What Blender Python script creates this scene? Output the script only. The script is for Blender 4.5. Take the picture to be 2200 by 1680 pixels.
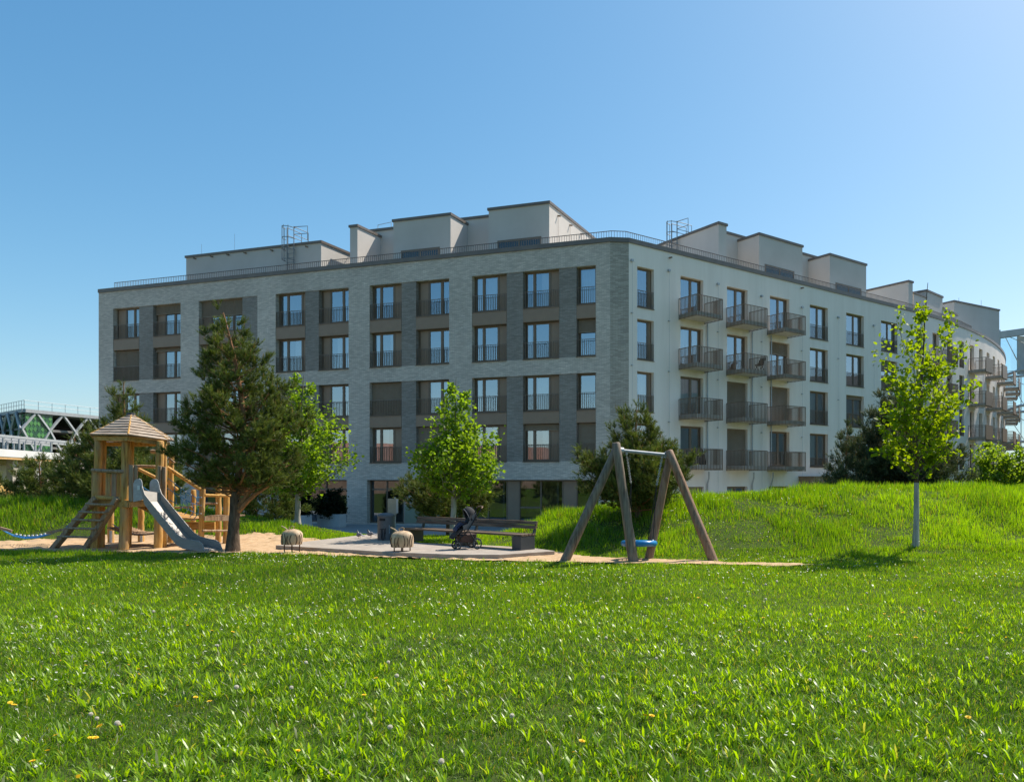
import bpy, math, random
import numpy as np
from mathutils import Vector, Matrix

for _o in list(bpy.data.objects):
    bpy.data.objects.remove(_o)
SC = bpy.context.scene
COL = SC.collection
R_ = math.radians

# ------------------------------------------------------------------ camera
F, CX, HY, CH = 1650.0, 1400.0, 1033.0, 1.8      # focal length, axis, horizon (in 2200x1680 units), eye height
cam_d = bpy.data.cameras.new('camera')
cam = bpy.data.objects.new('camera', cam_d); COL.objects.link(cam)
cam.location = (0, 0, CH); cam.rotation_euler = (R_(90), 0, 0)
cam_d.sensor_fit = 'HORIZONTAL'; cam_d.sensor_width = 36.0
cam_d.lens = F / 2200 * 36
cam_d.shift_x = (1100 - CX) / 2200
cam_d.shift_y = (HY - 840) / 2200
cam_d.clip_start = 0.1; cam_d.clip_end = 5000
SC.camera = cam

# ------------------------------------------------------------------ sky and sun
SUN_AZ = math.atan2(0.745, 0.667)     # from +Y towards +X
SUN_EL = R_(53)
world = bpy.data.worlds.new('World'); SC.world = world; world.use_nodes = True
wn = world.node_tree.nodes; wl = world.node_tree.links
sky = wn.new('ShaderNodeTexSky'); sky.sky_type = 'NISHITA'; sky.sun_disc = False
sky.sun_elevation = SUN_EL; sky.sun_rotation = SUN_AZ
sky.air_density = 1.0; sky.dust_density = 0.9; sky.ozone_density = 5.0; sky.altitude = 0
bg = wn['Background']; bg.inputs[1].default_value = 0.123
sky_sp = wn.new('ShaderNodeSeparateColor'); sky_cb = wn.new('ShaderNodeCombineColor')     # clear spring air: one grade for the whole sky
wl.new(sky.outputs[0], sky_sp.inputs[0])
for _c, (_p, _a) in enumerate(((1.4, .60), (1.0, 1.01), (.82, 1.28))):
    _pw = wn.new('ShaderNodeMath'); _pw.operation = 'POWER'; _pw.inputs[1].default_value = _p
    _ml = wn.new('ShaderNodeMath'); _ml.operation = 'MULTIPLY'; _ml.inputs[1].default_value = _a
    wl.new(sky_sp.outputs[_c], _pw.inputs[0]); wl.new(_pw.outputs[0], _ml.inputs[0]); wl.new(_ml.outputs[0], sky_cb.inputs[_c])
wl.new(sky_cb.outputs[0], bg.inputs[0])
sun_d = bpy.data.lights.new('sun', 'SUN'); sun_d.energy = 5.0; sun_d.angle = R_(0.53)
sun_d.color = (1.0, 0.94, 0.84)
sun = bpy.data.objects.new('sun', sun_d); COL.objects.link(sun)
_sd = Vector((math.sin(SUN_AZ) * math.cos(SUN_EL), math.cos(SUN_AZ) * math.cos(SUN_EL), math.sin(SUN_EL)))
sun.rotation_euler = _sd.to_track_quat('Z', 'Y').to_euler()
sun.location = _sd * 60
SC.view_settings.view_transform = 'Standard'; SC.view_settings.look = 'None'
SC.view_settings.exposure = 0.46; SC.view_settings.gamma = 1.0
SC.view_settings.use_curve_mapping = False
SC.render.engine = 'CYCLES'
SC.cycles.use_denoising = True
SC.cycles.max_bounces = 8; SC.cycles.transparent_max_bounces = 12
SC.cycles.caustics_reflective = False; SC.cycles.caustics_refractive = False

# ------------------------------------------------------------------ helpers
def P(x, y, Y):
    """point at distance Y seen at picture position (x, y)"""
    return Vector(((x - CX) / F * Y, Y, CH - (y - HY) / F * Y))
def G(x, y, z=0.0):
    Y = (CH - z) * F / (y - HY)
    return Vector(((x - CX) / F * Y, Y, z))

class MB:
    def __init__(s): s.v = []; s.f = []
    def add(s, vs, fs):
        n = len(s.v); s.v += [tuple(p) for p in vs]; s.f += [tuple(i + n for i in f) for f in fs]
    BF = [(0,3,2,1),(4,5,6,7),(0,1,5,4),(1,2,6,5),(2,3,7,6),(3,0,4,7)]
    def box(s, x0, x1, y0, y1, z0, z1):
        s.add([(x0,y0,z0),(x1,y0,z0),(x1,y1,z0),(x0,y1,z0),(x0,y0,z1),(x1,y0,z1),(x1,y1,z1),(x0,y1,z1)], s.BF); return s
    def hexa(s, b, t):
        s.add(list(b) + list(t), s.BF); return s
    def beam(s, p, q, w, h, up=(0,0,1)):
        p = Vector(p); q = Vector(q); d = (q - p).normalized(); u = Vector(up)
        r = d.cross(u)
        if r.length < 1e-4: r = d.cross(Vector((1,0,0)))
        r.normalize(); u = r.cross(d).normalized()
        r *= w / 2; u *= h / 2
        s.hexa([p-r-u, p+r-u, p+r+u, p-r+u][::-1], [q-r-u, q+r-u, q+r+u, q-r+u][::-1]); return s
    def tube(s, pts, rad, n=8, cap=True):
        pts = [Vector(p) for p in pts]
        if not hasattr(rad, '__len__'): rad = [rad] * len(pts)
        base = len(s.v); k = len(pts); ref = None
        for i, p in enumerate(pts):
            d = (pts[min(i+1, k-1)] - pts[max(i-1, 0)]).normalized()
            if ref is None:
                ref = d.cross(Vector((0,0,1)) if abs(d.z) < .9 else Vector((1,0,0))).normalized()
            a = (ref - d * ref.dot(d)).normalized(); ref = a; b = d.cross(a)
            for j in range(n):
                t = 2 * math.pi * j / n
                s.v.append(tuple(p + (a * math.cos(t) + b * math.sin(t)) * rad[i]))
        for i in range(k - 1):
            for j in range(n):
                j2 = (j + 1) % n
                s.f.append((base+i*n+j, base+i*n+j2, base+(i+1)*n+j2, base+(i+1)*n+j))
        if cap:
            s.f.append(tuple(base + j for j in range(n))[::-1])
            s.f.append(tuple(base + (k-1)*n + j for j in range(n)))
        return s
    def log(s, p, q, r0, r1=None, seed=0, n=10, seg=7, wob=.12, bend=0.0):
        rng = random.Random(seed); p = Vector(p); q = Vector(q); r1 = r0 if r1 is None else r1
        L = (q - p).length; off = Vector((rng.uniform(-1,1), rng.uniform(-1,1), rng.uniform(-.5,.5))) * bend * L
        pts = []; rr = []
        for i in range(seg + 1):
            t = i / seg
            pts.append(p.lerp(q, t) + off * math.sin(math.pi * t) + Vector((rng.uniform(-1,1), rng.uniform(-1,1), 0)) * r0 * wob * .5 * (1 if 0 < i < seg else 0))
            rr.append((r0 + (r1 - r0) * t) * (1 + rng.uniform(-wob, wob) * .6))
        e = (q - p).normalized() * min(.025, r1 * .3)
        pts.append(q + e); rr.append(rr[-1] * .72)
        return s.tube(pts, rr, n)
    def torus(s, c, ax, R, r, n=20, m=8):
        ax = Vector(ax).normalized(); a = ax.cross(Vector((0,0,1)) if abs(ax.z) < .9 else Vector((1,0,0))).normalized(); b = ax.cross(a)
        base = len(s.v); c = Vector(c)
        for i in range(n):
            t = 2*math.pi*i/n; d = a*math.cos(t) + b*math.sin(t)
            for j in range(m):
                u = 2*math.pi*j/m
                s.v.append(tuple(c + d*(R + r*math.cos(u)) + ax*(r*math.sin(u))))
        for i in range(n):
            for j in range(m):
                s.f.append((base+i*m+j, base+((i+1)%n)*m+j, base+((i+1)%n)*m+(j+1)%m, base+i*m+(j+1)%m))
        return s
    def ball(s, c, rx, ry=None, rz=None, n=12, m=8):
        ry = rx if ry is None else ry; rz = rx if rz is None else rz
        base = len(s.v)
        for i in range(1, m):
            ph = math.pi*i/m
            for j in range(n):
                t = 2*math.pi*j/n
                s.v.append((c[0]+rx*math.sin(ph)*math.cos(t), c[1]+ry*math.sin(ph)*math.sin(t), c[2]+rz*math.cos(ph)))
        s.v.append((c[0],c[1],c[2]+rz)); s.v.append((c[0],c[1],c[2]-rz)); T = len(s.v)-2
        for i in range(m-2):
            for j in range(n):
                s.f.append((base+i*n+j, base+(i+1)*n+j, base+(i+1)*n+(j+1)%n, base+i*n+(j+1)%n))
        for j in range(n):
            s.f.append((T, base+j, base+(j+1)%n)); s.f.append((T+1, base+(m-2)*n+(j+1)%n, base+(m-2)*n+j))
        return s
    def prism(s, pts, vec):
        pts = [Vector(p) for p in pts]; vec = Vector(vec); k = len(pts)
        fs = [tuple(range(k)), tuple(range(2*k-1, k-1, -1))] + [(i, k+i, k+(i+1)%k, (i+1)%k) for i in range(k)]
        s.add(pts + [p + vec for p in pts], fs); return s
    def build(s, name, m, parent=None, smooth=False, loc=None, rz=None, bevel=0.0, weld=False):
        me = bpy.data.meshes.new(name); me.from_pydata(s.v, [], s.f); me.update()
        if m is not None: me.materials.append(m)
        o = bpy.data.objects.new(name, me); COL.objects.link(o)
        if smooth:
            me.shade_smooth()
            try: me.set_sharp_from_angle(angle=R_(50))
            except Exception: pass
        if parent is not None: o.parent = parent
        if loc is not None: o.location = loc
        if rz is not None: o.rotation_euler = (0, 0, rz)
        if bevel:
            b = o.modifiers.new('bevel', 'BEVEL'); b.width = bevel; b.segments = 2; b.limit_method = 'ANGLE'
        return o

def tag(o, label=None, cat=None, group=None, kind=None):
    if label: o['label'] = label
    if cat: o['category'] = cat
    if group: o['group'] = group
    if kind: o['kind'] = kind
    return o
def empty(name, loc=(0,0,0), rz=0.0):
    o = bpy.data.objects.new(name, None); COL.objects.link(o)
    o.location = loc; o.rotation_euler = (0, 0, rz); o.empty_display_size = .2
    return o
def copy_tree(o, parent=None):
    c = o.copy(); COL.objects.link(c); c.parent = parent
    for ch in o.children: copy_tree(ch, c)
    return c

# ------------------------------------------------------------------ materials
def new_mat(name):
    m = bpy.data.materials.new(name); m.use_nodes = True
    return m, m.node_tree.nodes, m.node_tree.links, m.node_tree.nodes['Principled BSDF']
def mat(name, c1, c2=None, scale=6.0, rough=.6, metal=0.0, stretch=(1,1,1), bump=0.0, bscale=None, detail=6, spec=.5, coords='Object', lo=.35, hi=.65, wave=None):
    m, n, l, b = new_mat(name)
    b.inputs['Roughness'].default_value = rough; b.inputs['Metallic'].default_value = metal
    b.inputs['Specular IOR Level'].default_value = spec
    b.inputs['Base Color'].default_value = (*c1, 1)
    if c2 is not None or bump:
        tc = n.new('ShaderNodeTexCoord'); mp = n.new('ShaderNodeMapping')
        mp.inputs['Scale'].default_value = stretch
        l.new(tc.outputs[coords], mp.inputs[0])
    if c2 is not None:
        nz = n.new('ShaderNodeTexNoise'); nz.inputs['Scale'].default_value = scale; nz.inputs['Detail'].default_value = detail
        nz.inputs['Roughness'].default_value = .6
        l.new(mp.outputs[0], nz.inputs['Vector'])
        cr = n.new('ShaderNodeValToRGB'); e = cr.color_ramp.elements
        e[0].position = lo; e[0].color = (*c1, 1); e[1].position = hi; e[1].color = (*c2, 1)
        l.new(nz.outputs[0], cr.inputs[0]); l.new(cr.outputs[0], b.inputs['Base Color'])
    if bump:
        nb = n.new('ShaderNodeTexNoise'); nb.inputs['Scale'].default_value = bscale or scale * 3; nb.inputs['Detail'].default_value = 5
        l.new(mp.outputs[0], nb.inputs['Vector'])
        bp = n.new('ShaderNodeBump'); bp.inputs['Strength'].default_value = bump; bp.inputs['Distance'].default_value = .02
        l.new(nb.outputs[0], bp.inputs['Height']); l.new(bp.outputs[0], b.inputs['Normal'])
    return m

def brick_mat(name, c1, c2, mortar, bw=.29, bh=.065):
    m, n, l, b = new_mat(name)
    tc = n.new('ShaderNodeTexCoord'); sp = n.new('ShaderNodeSeparateXYZ'); cb = n.new('ShaderNodeCombineXYZ')
    ad = n.new('ShaderNodeMath'); ad.operation = 'ADD'
    l.new(tc.outputs['Object'], sp.inputs[0]); l.new(sp.outputs[0], ad.inputs[0]); l.new(sp.outputs[1], ad.inputs[1])
    l.new(ad.outputs[0], cb.inputs[0]); l.new(sp.outputs[2], cb.inputs[1])
    br = n.new('ShaderNodeTexBrick'); br.inputs['Scale'].default_value = 1
    br.inputs['Brick Width'].default_value = bw; br.inputs['Row Height'].default_value = bh
    br.inputs['Mortar Size'].default_value = .008; br.inputs['Mortar Smooth'].default_value = .3
    br.inputs['Color1'].default_value = (*c1, 1); br.inputs['Color2'].default_value = (*c2, 1); br.inputs['Mortar'].default_value = (*mortar, 1)
    br.inputs['Bias'].default_value = -.1
    l.new(cb.outputs[0], br.inputs['Vector'])
    # long streaks of lighter and darker bricks
    mp = n.new('ShaderNodeMapping'); mp.inputs['Scale'].default_value = (2.2, 13, 1); l.new(cb.outputs[0], mp.inputs[0])
    nz = n.new('ShaderNodeTexNoise'); nz.inputs['Scale'].default_value = 1.0; nz.inputs['Detail'].default_value = 3; nz.inputs['Roughness'].default_value = .7
    l.new(mp.outputs[0], nz.inputs['Vector'])
    nz2 = n.new('ShaderNodeTexNoise'); nz2.inputs['Scale'].default_value = .35; nz2.inputs['Detail'].default_value = 4
    l.new(cb.outputs[0], nz2.inputs['Vector'])
    mr = n.new('ShaderNodeMapRange'); mr.inputs[1].default_value = .3; mr.inputs[2].default_value = .7; mr.inputs[3].default_value = .85; mr.inputs[4].default_value = 1.15
    l.new(nz.outputs[0], mr.inputs[0])
    mr2 = n.new('ShaderNodeMapRange'); mr2.inputs[1].default_value = .3; mr2.inputs[2].default_value = .7; mr2.inputs[3].default_value = .88; mr2.inputs[4].default_value = 1.12
    l.new(nz2.outputs[0], mr2.inputs[0])
    mu = n.new('ShaderNodeMath'); mu.operation = 'MULTIPLY'; l.new(mr.outputs[0], mu.inputs[0]); l.new(mr2.outputs[0], mu.inputs[1])
    vm = n.new('ShaderNodeVectorMath'); vm.operation = 'SCALE'; l.new(br.outputs[0], vm.inputs[0]); l.new(mu.outputs[0], vm.inputs['Scale'])
    l.new(vm.outputs[0], b.inputs['Base Color'])
    b.inputs['Roughness'].default_value = .62; b.inputs['Specular IOR Level'].default_value = .35
    bp = n.new('ShaderNodeBump'); bp.inputs['Strength'].default_value = .5; bp.inputs['Distance'].default_value = .01
    iv = n.new('ShaderNodeMath'); iv.operation = 'SUBTRACT'; iv.inputs[0].default_value = 1; l.new(br.outputs['Fac'], iv.inputs[1])
    l.new(iv.outputs[0], bp.inputs['Height']); l.new(bp.outputs[0], b.inputs['Normal'])
    return m

def wood_mat(name, c1, c2, grain=(22, 22, 1.6), rough=.75, bump=.4):
    """long grain along local z of the texture space, with cracks and grey weathering"""
    m, n, l, b = new_mat(name)
    tc = n.new('ShaderNodeTexCoord'); mp = n.new('ShaderNodeMapping'); mp.inputs['Scale'].default_value = grain
    l.new(tc.outputs['Object'], mp.inputs[0])
    nz = n.new('ShaderNodeTexNoise'); nz.inputs['Scale'].default_value = 1.0; nz.inputs['Detail'].default_value = 8; nz.inputs['Roughness'].default_value = .65
    l.new(mp.outputs[0], nz.inputs['Vector'])
    n2 = n.new('ShaderNodeTexNoise'); n2.inputs['Scale'].default_value = 2.3; n2.inputs['Detail'].default_value = 3
    l.new(tc.outputs['Object'], n2.inputs['Vector'])
    cr = n.new('ShaderNodeValToRGB'); e = cr.color_ramp.elements
    e[0].position = .32; e[0].color = (c1[0]*.45, c1[1]*.42, c1[2]*.42, 1); e[1].position = .68; e[1].color = (*c2, 1)
    k = cr.color_ramp.elements.new(.43); k.color = (*c1, 1)
    l.new(nz.outputs[0], cr.inputs[0])
    g = (sum(c1) / 3 + sum(c2) / 3) / 2
    mx = n.new('ShaderNodeMix'); mx.data_type = 'RGBA'; mx.inputs[7].default_value = (g*1.02, g*.97, g*.9, 1)
    mr = n.new('ShaderNodeMapRange'); mr.inputs[1].default_value = .45; mr.inputs[2].default_value = .7; mr.inputs[3].default_value = 0; mr.inputs[4].default_value = .3
    l.new(n2.outputs[0], mr.inputs[0]); l.new(mr.outputs[0], mx.inputs[0]); l.new(cr.outputs[0], mx.inputs[6])
    l.new(mx.outputs[2], b.inputs['Base Color']); b.inputs['Roughness'].default_value = rough
    b.inputs['Specular IOR Level'].default_value = .3
    bp = n.new('ShaderNodeBump'); bp.inputs['Strength'].default_value = bump; bp.inputs['Distance'].default_value = .01
    l.new(nz.outputs[0], bp.inputs['Height']); l.new(bp.outputs[0], b.inputs['Normal'])
    return m

def leaf_mat(name, trans=.4, tint=(1.3, 1.35, .5), rough=.5, spec=.35):
    """leaf colour from the mesh's own colour attribute, light passing through"""
    m, n, l, b = new_mat(name)
    at = n.new('ShaderNodeAttribute'); at.attribute_name = 'Col'
    l.new(at.outputs['Color'], b.inputs['Base Color'])
    b.inputs['Roughness'].default_value = rough; b.inputs['Specular IOR Level'].default_value = spec
    tr = n.new('ShaderNodeBsdfTranslucent')
    vm = n.new('ShaderNodeVectorMath'); vm.operation = 'MULTIPLY'; vm.inputs[1].default_value = tint
    l.new(at.outputs['Color'], vm.inputs[0]); l.new(vm.outputs[0], tr.inputs['Color'])
    mx = n.new('ShaderNodeMixShader'); mx.inputs[0].default_value = trans
    l.new(b.outputs[0], mx.inputs[1]); l.new(tr.outputs[0], mx.inputs[2])
    l.new(mx.outputs[0], n['Material Output'].inputs['Surface'])
    return m

def glass_mat(name, refl=.33, tint=(.55, .6, .62)):
    m, n, l, b = new_mat(name); n.remove(b)
    gl = n.new('ShaderNodeBsdfGlossy'); gl.inputs['Roughness'].default_value = .015; gl.inputs['Color'].default_value = (.78, .90, 1, 1)
    tr = n.new('ShaderNodeBsdfTransparent'); tr.inputs['Color'].default_value = (*tint, 1)
    fr = n.new('ShaderNodeLayerWeight'); fr.inputs['Blend'].default_value = .35
    mr = n.new('ShaderNodeMapRange'); mr.inputs[3].default_value = refl; mr.inputs[4].default_value = 1
    tc = n.new('ShaderNodeTexCoord'); nz = n.new('ShaderNodeTexNoise'); nz.inputs['Scale'].default_value = .9
    l.new(tc.outputs['Object'], nz.inputs['Vector'])
    bp = n.new('ShaderNodeBump'); bp.inputs['Strength'].default_value = .06; bp.inputs['Distance'].default_value = .02
    l.new(nz.outputs[0], bp.inputs['Height']); l.new(bp.outputs[0], gl.inputs['Normal'])
    l.new(fr.outputs['Fresnel'], mr.inputs[0]); mx = n.new('ShaderNodeMixShader')
    l.new(mr.outputs[0], mx.inputs[0]); l.new(tr.outputs[0], mx.inputs[1]); l.new(gl.outputs[0], mx.inputs[2])
    l.new(mx.outputs[0], n['Material Output'].inputs['Surface'])
    return m

M = dict(
    brick=brick_mat('light_grey_brick', (.56,.485,.41), (.75,.655,.56), (.40,.35,.295)),
    brick_dark=brick_mat('dark_grey_brick', (.27,.235,.20), (.37,.325,.28), (.21,.185,.16)),
    plaster=mat('pale_plaster', (.82,.725,.63), (.90,.81,.715), scale=.8, rough=.85, stretch=(2.2,2.2,.22), bump=.12, bscale=60, spec=.2, lo=.25, hi=.6),
    plaster_grey=mat('grey_plaster', (.57,.525,.475), (.62,.575,.525), scale=.5, rough=.85, bump=.12, bscale=60, spec=.2),
    bronze=mat('bronze_metal', (.19,.132,.088), (.22,.155,.105), scale=3, rough=.45),
    bronze_panel=mat('bronze_panel', (.29,.195,.13), (.32,.218,.145), scale=2, rough=.5),
    cap=mat('parapet_metal', (.16,.13,.11), (.19,.155,.13), scale=2, rough=.45, metal=.3),
    slab=mat('balcony_concrete', (.50,.47,.43), (.58,.55,.50), scale=4, rough=.85, bump=.1),
    glass=glass_mat('window_glass', .36, (.78,.82,.83)),
    glass_clear=glass_mat('shop_glass', .16, (.6,.65,.65)),
    curtain=mat('curtain_cloth', (.78,.77,.74), (.86,.85,.82), scale=3, rough=.9, spec=.1),
    blind=mat('blind_slats', (.34,.25,.17), (.37,.275,.19), scale=3, rough=.5),
    inside=mat('room_wall', (.30,.29,.27), (.38,.36,.34), scale=1.2, rough=.9),
    galv=mat('galvanised_steel', (.36,.38,.39), (.46,.48,.49), scale=14, rough=.5, metal=.45),
    steel=mat('stainless_steel', (.32,.295,.265), (.41,.385,.35), scale=5, rough=.62, metal=.4, stretch=(1,1,8)),
    concrete=mat('path_concrete', (.30,.25,.205), (.39,.335,.275), scale=3, rough=.9, bump=.2, bscale=50),
    plaza=mat('plaza_paving', (.26,.255,.25), (.33,.325,.315), scale=2, rough=.9, bump=.1),
    sand=mat('sand', (.42,.275,.15), (.56,.39,.235), scale=5, rough=.95, bump=.5, bscale=40, spec=.15),
    soil=mat('turf_soil', (.035,.055,.012), (.065,.09,.02), scale=5, rough=.95, spec=.1),
    wood=wood_mat('robinia_wood', (.48,.25,.06), (.70,.44,.14)),
    wood_grey=wood_mat('weathered_wood', (.30,.195,.115), (.50,.365,.24)),
    wood_x=wood_mat('robinia_wood_across', (.50,.26,.06), (.70,.44,.14), (1.6, 22, 22)),
    shingle=wood_mat('shingle_wood', (.30,.23,.17), (.52,.425,.33), (3, 3, 30)),
    wood_swing=wood_mat('swing_wood', (.24,.135,.08), (.38,.24,.15)),
    swing_grey=wood_mat('swing_wood_grey', (.17,.125,.09), (.31,.245,.18)),
    bench_wood=wood_mat('bench_wood', (.11,.072,.045), (.25,.18,.125), (1.8, 25, 25)),
    bark=mat('tree_bark', (.075,.055,.04), (.17,.125,.09), scale=9, rough=.95, stretch=(2.4,2.4,.5), bump=.9, bscale=14, spec=.1),
    bark_red=mat('pine_bark_upper', (.22,.11,.055), (.36,.19,.10), scale=9, rough=.9, stretch=(2,2,.6), bump=.6, bscale=14, spec=.1),
    bark_grey=mat('linden_bark', (.15,.14,.10), (.27,.24,.17), scale=9, rough=.9, stretch=(2,2,.4), bump=.5, bscale=18, spec=.1),
    limewash=mat('limewashed_trunk', (.24,.215,.17), (.46,.43,.37), scale=7, rough=.9, stretch=(2,2,.35), bump=.5, bscale=20, spec=.1, lo=.3, hi=.55),
    anthracite=mat('anthracite_paint', (.045,.048,.052), (.06,.062,.066), scale=3, rough=.5),
    rope=mat('blue_rope', (.02,.15,.36), (.05,.26,.52), scale=60, rough=.75),
    blue=mat('blue_rubber', (.006,.16,.40), (.01,.20,.46), scale=5, rough=.3),
    black=mat('black_fabric', (.012,.012,.014), (.022,.022,.025), scale=30, rough=.85),
    grey_fab=mat('grey_fabric', (.10,.10,.105), (.14,.14,.145), scale=40, rough=.85),
    rubber=mat('tyre_rubber', (.02,.02,.02), (.035,.035,.035), scale=20, rough=.8),
    white=mat('white_plastic', (.72,.72,.70), (.78,.78,.76), scale=8, rough=.4),
    white_steel=mat('white_steel', (.33,.34,.35), (.40,.41,.42), scale=2, rough=.5),
    leaf=leaf_mat('leaf_broad', .6, (1.45,1.45,.45)),
    leaf_maple=leaf_mat('leaf_maple', .62, (1.55,1.45,.25)),
    needle=leaf_mat('pine_needle', .22, (1.3,1.25,.5), .55, .25),
    grass=leaf_mat('grass_blade', .52, (1.75,1.65,.18), .36, .5),
    petal=leaf_mat('petal', .5, (1.1,1.1,1.0), .7, .2),
)
# ------------------------------------------------------------------ terrain
def sstep(a, b, x):
    t = np.clip((x - a) / (b - a), 0, 1); return t * t * (3 - 2 * t)
def vnoise(x, y, s, seed=0):
    """cheap smooth value noise, -1..1"""
    x = np.asarray(x, float) * s + 37.7 * seed; y = np.asarray(y, float) * s - 11.3 * seed
    def h(i, j):
        v = np.sin(i * 127.1 + j * 311.7 + seed * 74.7) * 43758.5453
        return v - np.floor(v)
    i = np.floor(x); j = np.floor(y); fx = x - i; fy = y - j
    fx = fx * fx * (3 - 2 * fx); fy = fy * fy * (3 - 2 * fy)
    return 2 * ((h(i,j)*(1-fx) + h(i+1,j)*fx)*(1-fy) + (h(i,j+1)*(1-fx) + h(i+1,j+1)*fx)*fy) - 1
HRX = [-7.5, -5, -3.6, -2.2, -.8, .7, 4.5, 11, 30, 60]; HRZ = [0, .10, .50, .82, 1.10, 1.32, 1.50, 1.55, 1.45, 0]
TRX = [-8, -3.2, -1.2, 0, 2, 5, 9, 20]; TRY = [22, 20.2, 18.7, 17.9, 17.55, 17.5, 17.3, 16.5]
HLX = [-60, -30, -19, -17, -15, -13.5, -12, -11, -9.6]; HLZ = [0, 1.2, 1.17, 1.05, .85, .62, .38, .17, 0]
def H(X, Y):
    X = np.asarray(X, float); Y = np.asarray(Y, float)
    z = -.9 * sstep(23, 38, Y) + 0 * X
    z = z + np.interp(X, HRX, HRZ) * sstep(np.interp(X, TRX, TRY) - .3, 23.6, Y) * (1 - sstep(24, 31.5, Y))
    z = z + np.interp(X, HLX, HLZ) * sstep(22.6, 25.6, Y) * (1 - sstep(26, 32, Y))
    amp = .02 + .05 * (z > .12)
    return z + amp * (vnoise(X, Y, .45, 3) + .3 * vnoise(X, Y, .9, 5)) * sstep(3, 6, Y) * (1 - sstep(33, 38, Y)) * np.where((Y > 15.5) & (z < .1), .35, 1)
def hz(X, Y): return float(H(X, Y))
def hit(px, py):
    """where the line of sight through (px, py) meets the terrain"""
    Y = 4.0
    while Y < 80:
        p = P(px, py, Y)
        if p.z <= hz(p.x, p.y): break
        Y += .02
    return Vector((p.x, p.y, hz(p.x, p.y)))

def axis(fine0, fine1, step, lo, hi):
    a = list(np.arange(fine0, fine1 + 1e-6, step)); s = step; v = fine1
    while v < hi: s *= 1.45; v += s; a.append(v)
    s = step; v = fine0; b = []
    while v > lo: s *= 1.45; v -= s; b.append(v)
    return np.array(b[::-1] + a)
gx = axis(-26, 16, .25, -1500, 1500); gy = axis(3, 40, .25, -300, 3000)
GX, GY = np.meshgrid(gx, gy); GZ = H(GX, GY) - .008
nx, ny = len(gx), len(gy)
gv = np.stack([GX, GY, GZ], -1).reshape(-1, 3)
ii, jj = np.meshgrid(np.arange(nx - 1), np.arange(ny - 1)); k0 = (jj * nx + ii).ravel()
def grid_obj(name, v, quads, m):
    me = bpy.data.meshes.new(name); me.from_pydata(v.tolist(), [], quads.tolist()); me.update()
    me.materials.append(m); me.shade_smooth()
    o = bpy.data.objects.new(name, me); COL.objects.link(o); return o
tag(grid_obj('ground', gv, np.stack([k0, k0+1, k0+nx+1, k0+nx], 1), M['soil']), kind='structure')

def in_poly(X, Y, poly):
    X = np.asarray(X); Y = np.asarray(Y); c = np.zeros(X.shape, bool); n = len(poly)
    for i in range(n):
        x1, y1 = poly[i][0], poly[i][1]; x2, y2 = poly[(i+1) % n][0], poly[(i+1) % n][1]
        if y1 == y2: continue
        c ^= ((y1 > Y) != (y2 > Y)) & (X < (x2 - x1) * (Y - y1) / (y2 - y1) + x1)
    return c
SAND = [G(*p) for p in [(-160,1181),(0,1181),(140,1186),(300,1187),(420,1189),(500,1186),(600,1190),(720,1194),(850,1199),(1000,1204),(1200,1208.5),(1380,1211),(1540,1213),(1700,1216),(1762,1215),
        (1700,1211.5),(1560,1208),(1420,1203),(1290,1199),(1225,1192),(1190,1187),(1140,1184),(985,1176),(860,1167),(811,1155),(720,1160),(660,1160),(580,1157),(480,1160),(330,1159),(200,1161),(60,1163),(0,1165),(-160,1166)]]
def sand_obj():
    st = .075; xs = np.arange(-26, 7, st); ys = np.arange(15.5, 29, st)
    X, Y = np.meshgrid(xs, ys); ins = in_poly(X, Y, SAND)
    Z = H(X, Y) + .018 + .014 * vnoise(X, Y, 2.2, 9) + .036 * vnoise(X, Y, 4.5, 2) * np.clip(1.4 * vnoise(X, Y, .5, 8) + .6, 0, 1) + .010 * vnoise(X, Y, 10, 4)
    idx = -np.ones(X.shape, int); q = ins[:-1,:-1] | ins[1:,:-1] | ins[:-1,1:] | ins[1:,1:]
    use = np.zeros(X.shape, bool); use[:-1,:-1] |= q; use[1:,:-1] |= q; use[:-1,1:] |= q; use[1:,1:] |= q
    idx[use] = np.arange(use.sum()); v = np.stack([X[use], Y[use], Z[use]], 1)
    a = np.argwhere(q); i, j = a[:,0], a[:,1]
    return grid_obj('sand', v, np.stack([idx[i,j], idx[i,j+1], idx[i+1,j+1], idx[i+1,j]], 1), M['sand'])
tag(sand_obj(), kind='structure')
SLAB = [G(x, y, .11) for x, y in [(592,1171),(720,1178.5),(845,1186),(985,1191),(1072,1191),(1192,1183),(1140,1176),(985,1168),(905,1166),(860,1159),(811,1145),(700,1158)]]
mb = MB(); mb.prism([(p.x, p.y, .11) for p in SLAB], (0, 0, -.3))
tag(mb.build('path', M['concrete'], bevel=.012), kind='structure')
PLAZA = [(-60, 37.6), (-16.6, 36.8), (-9.5, 35.6), (-3, 34.8), (8, 34.5), (8, 60), (-60, 78)]
mb = MB(); mb.prism([(x, y, -.865) for x, y in PLAZA][::-1], (0, 0, .02))
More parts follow.
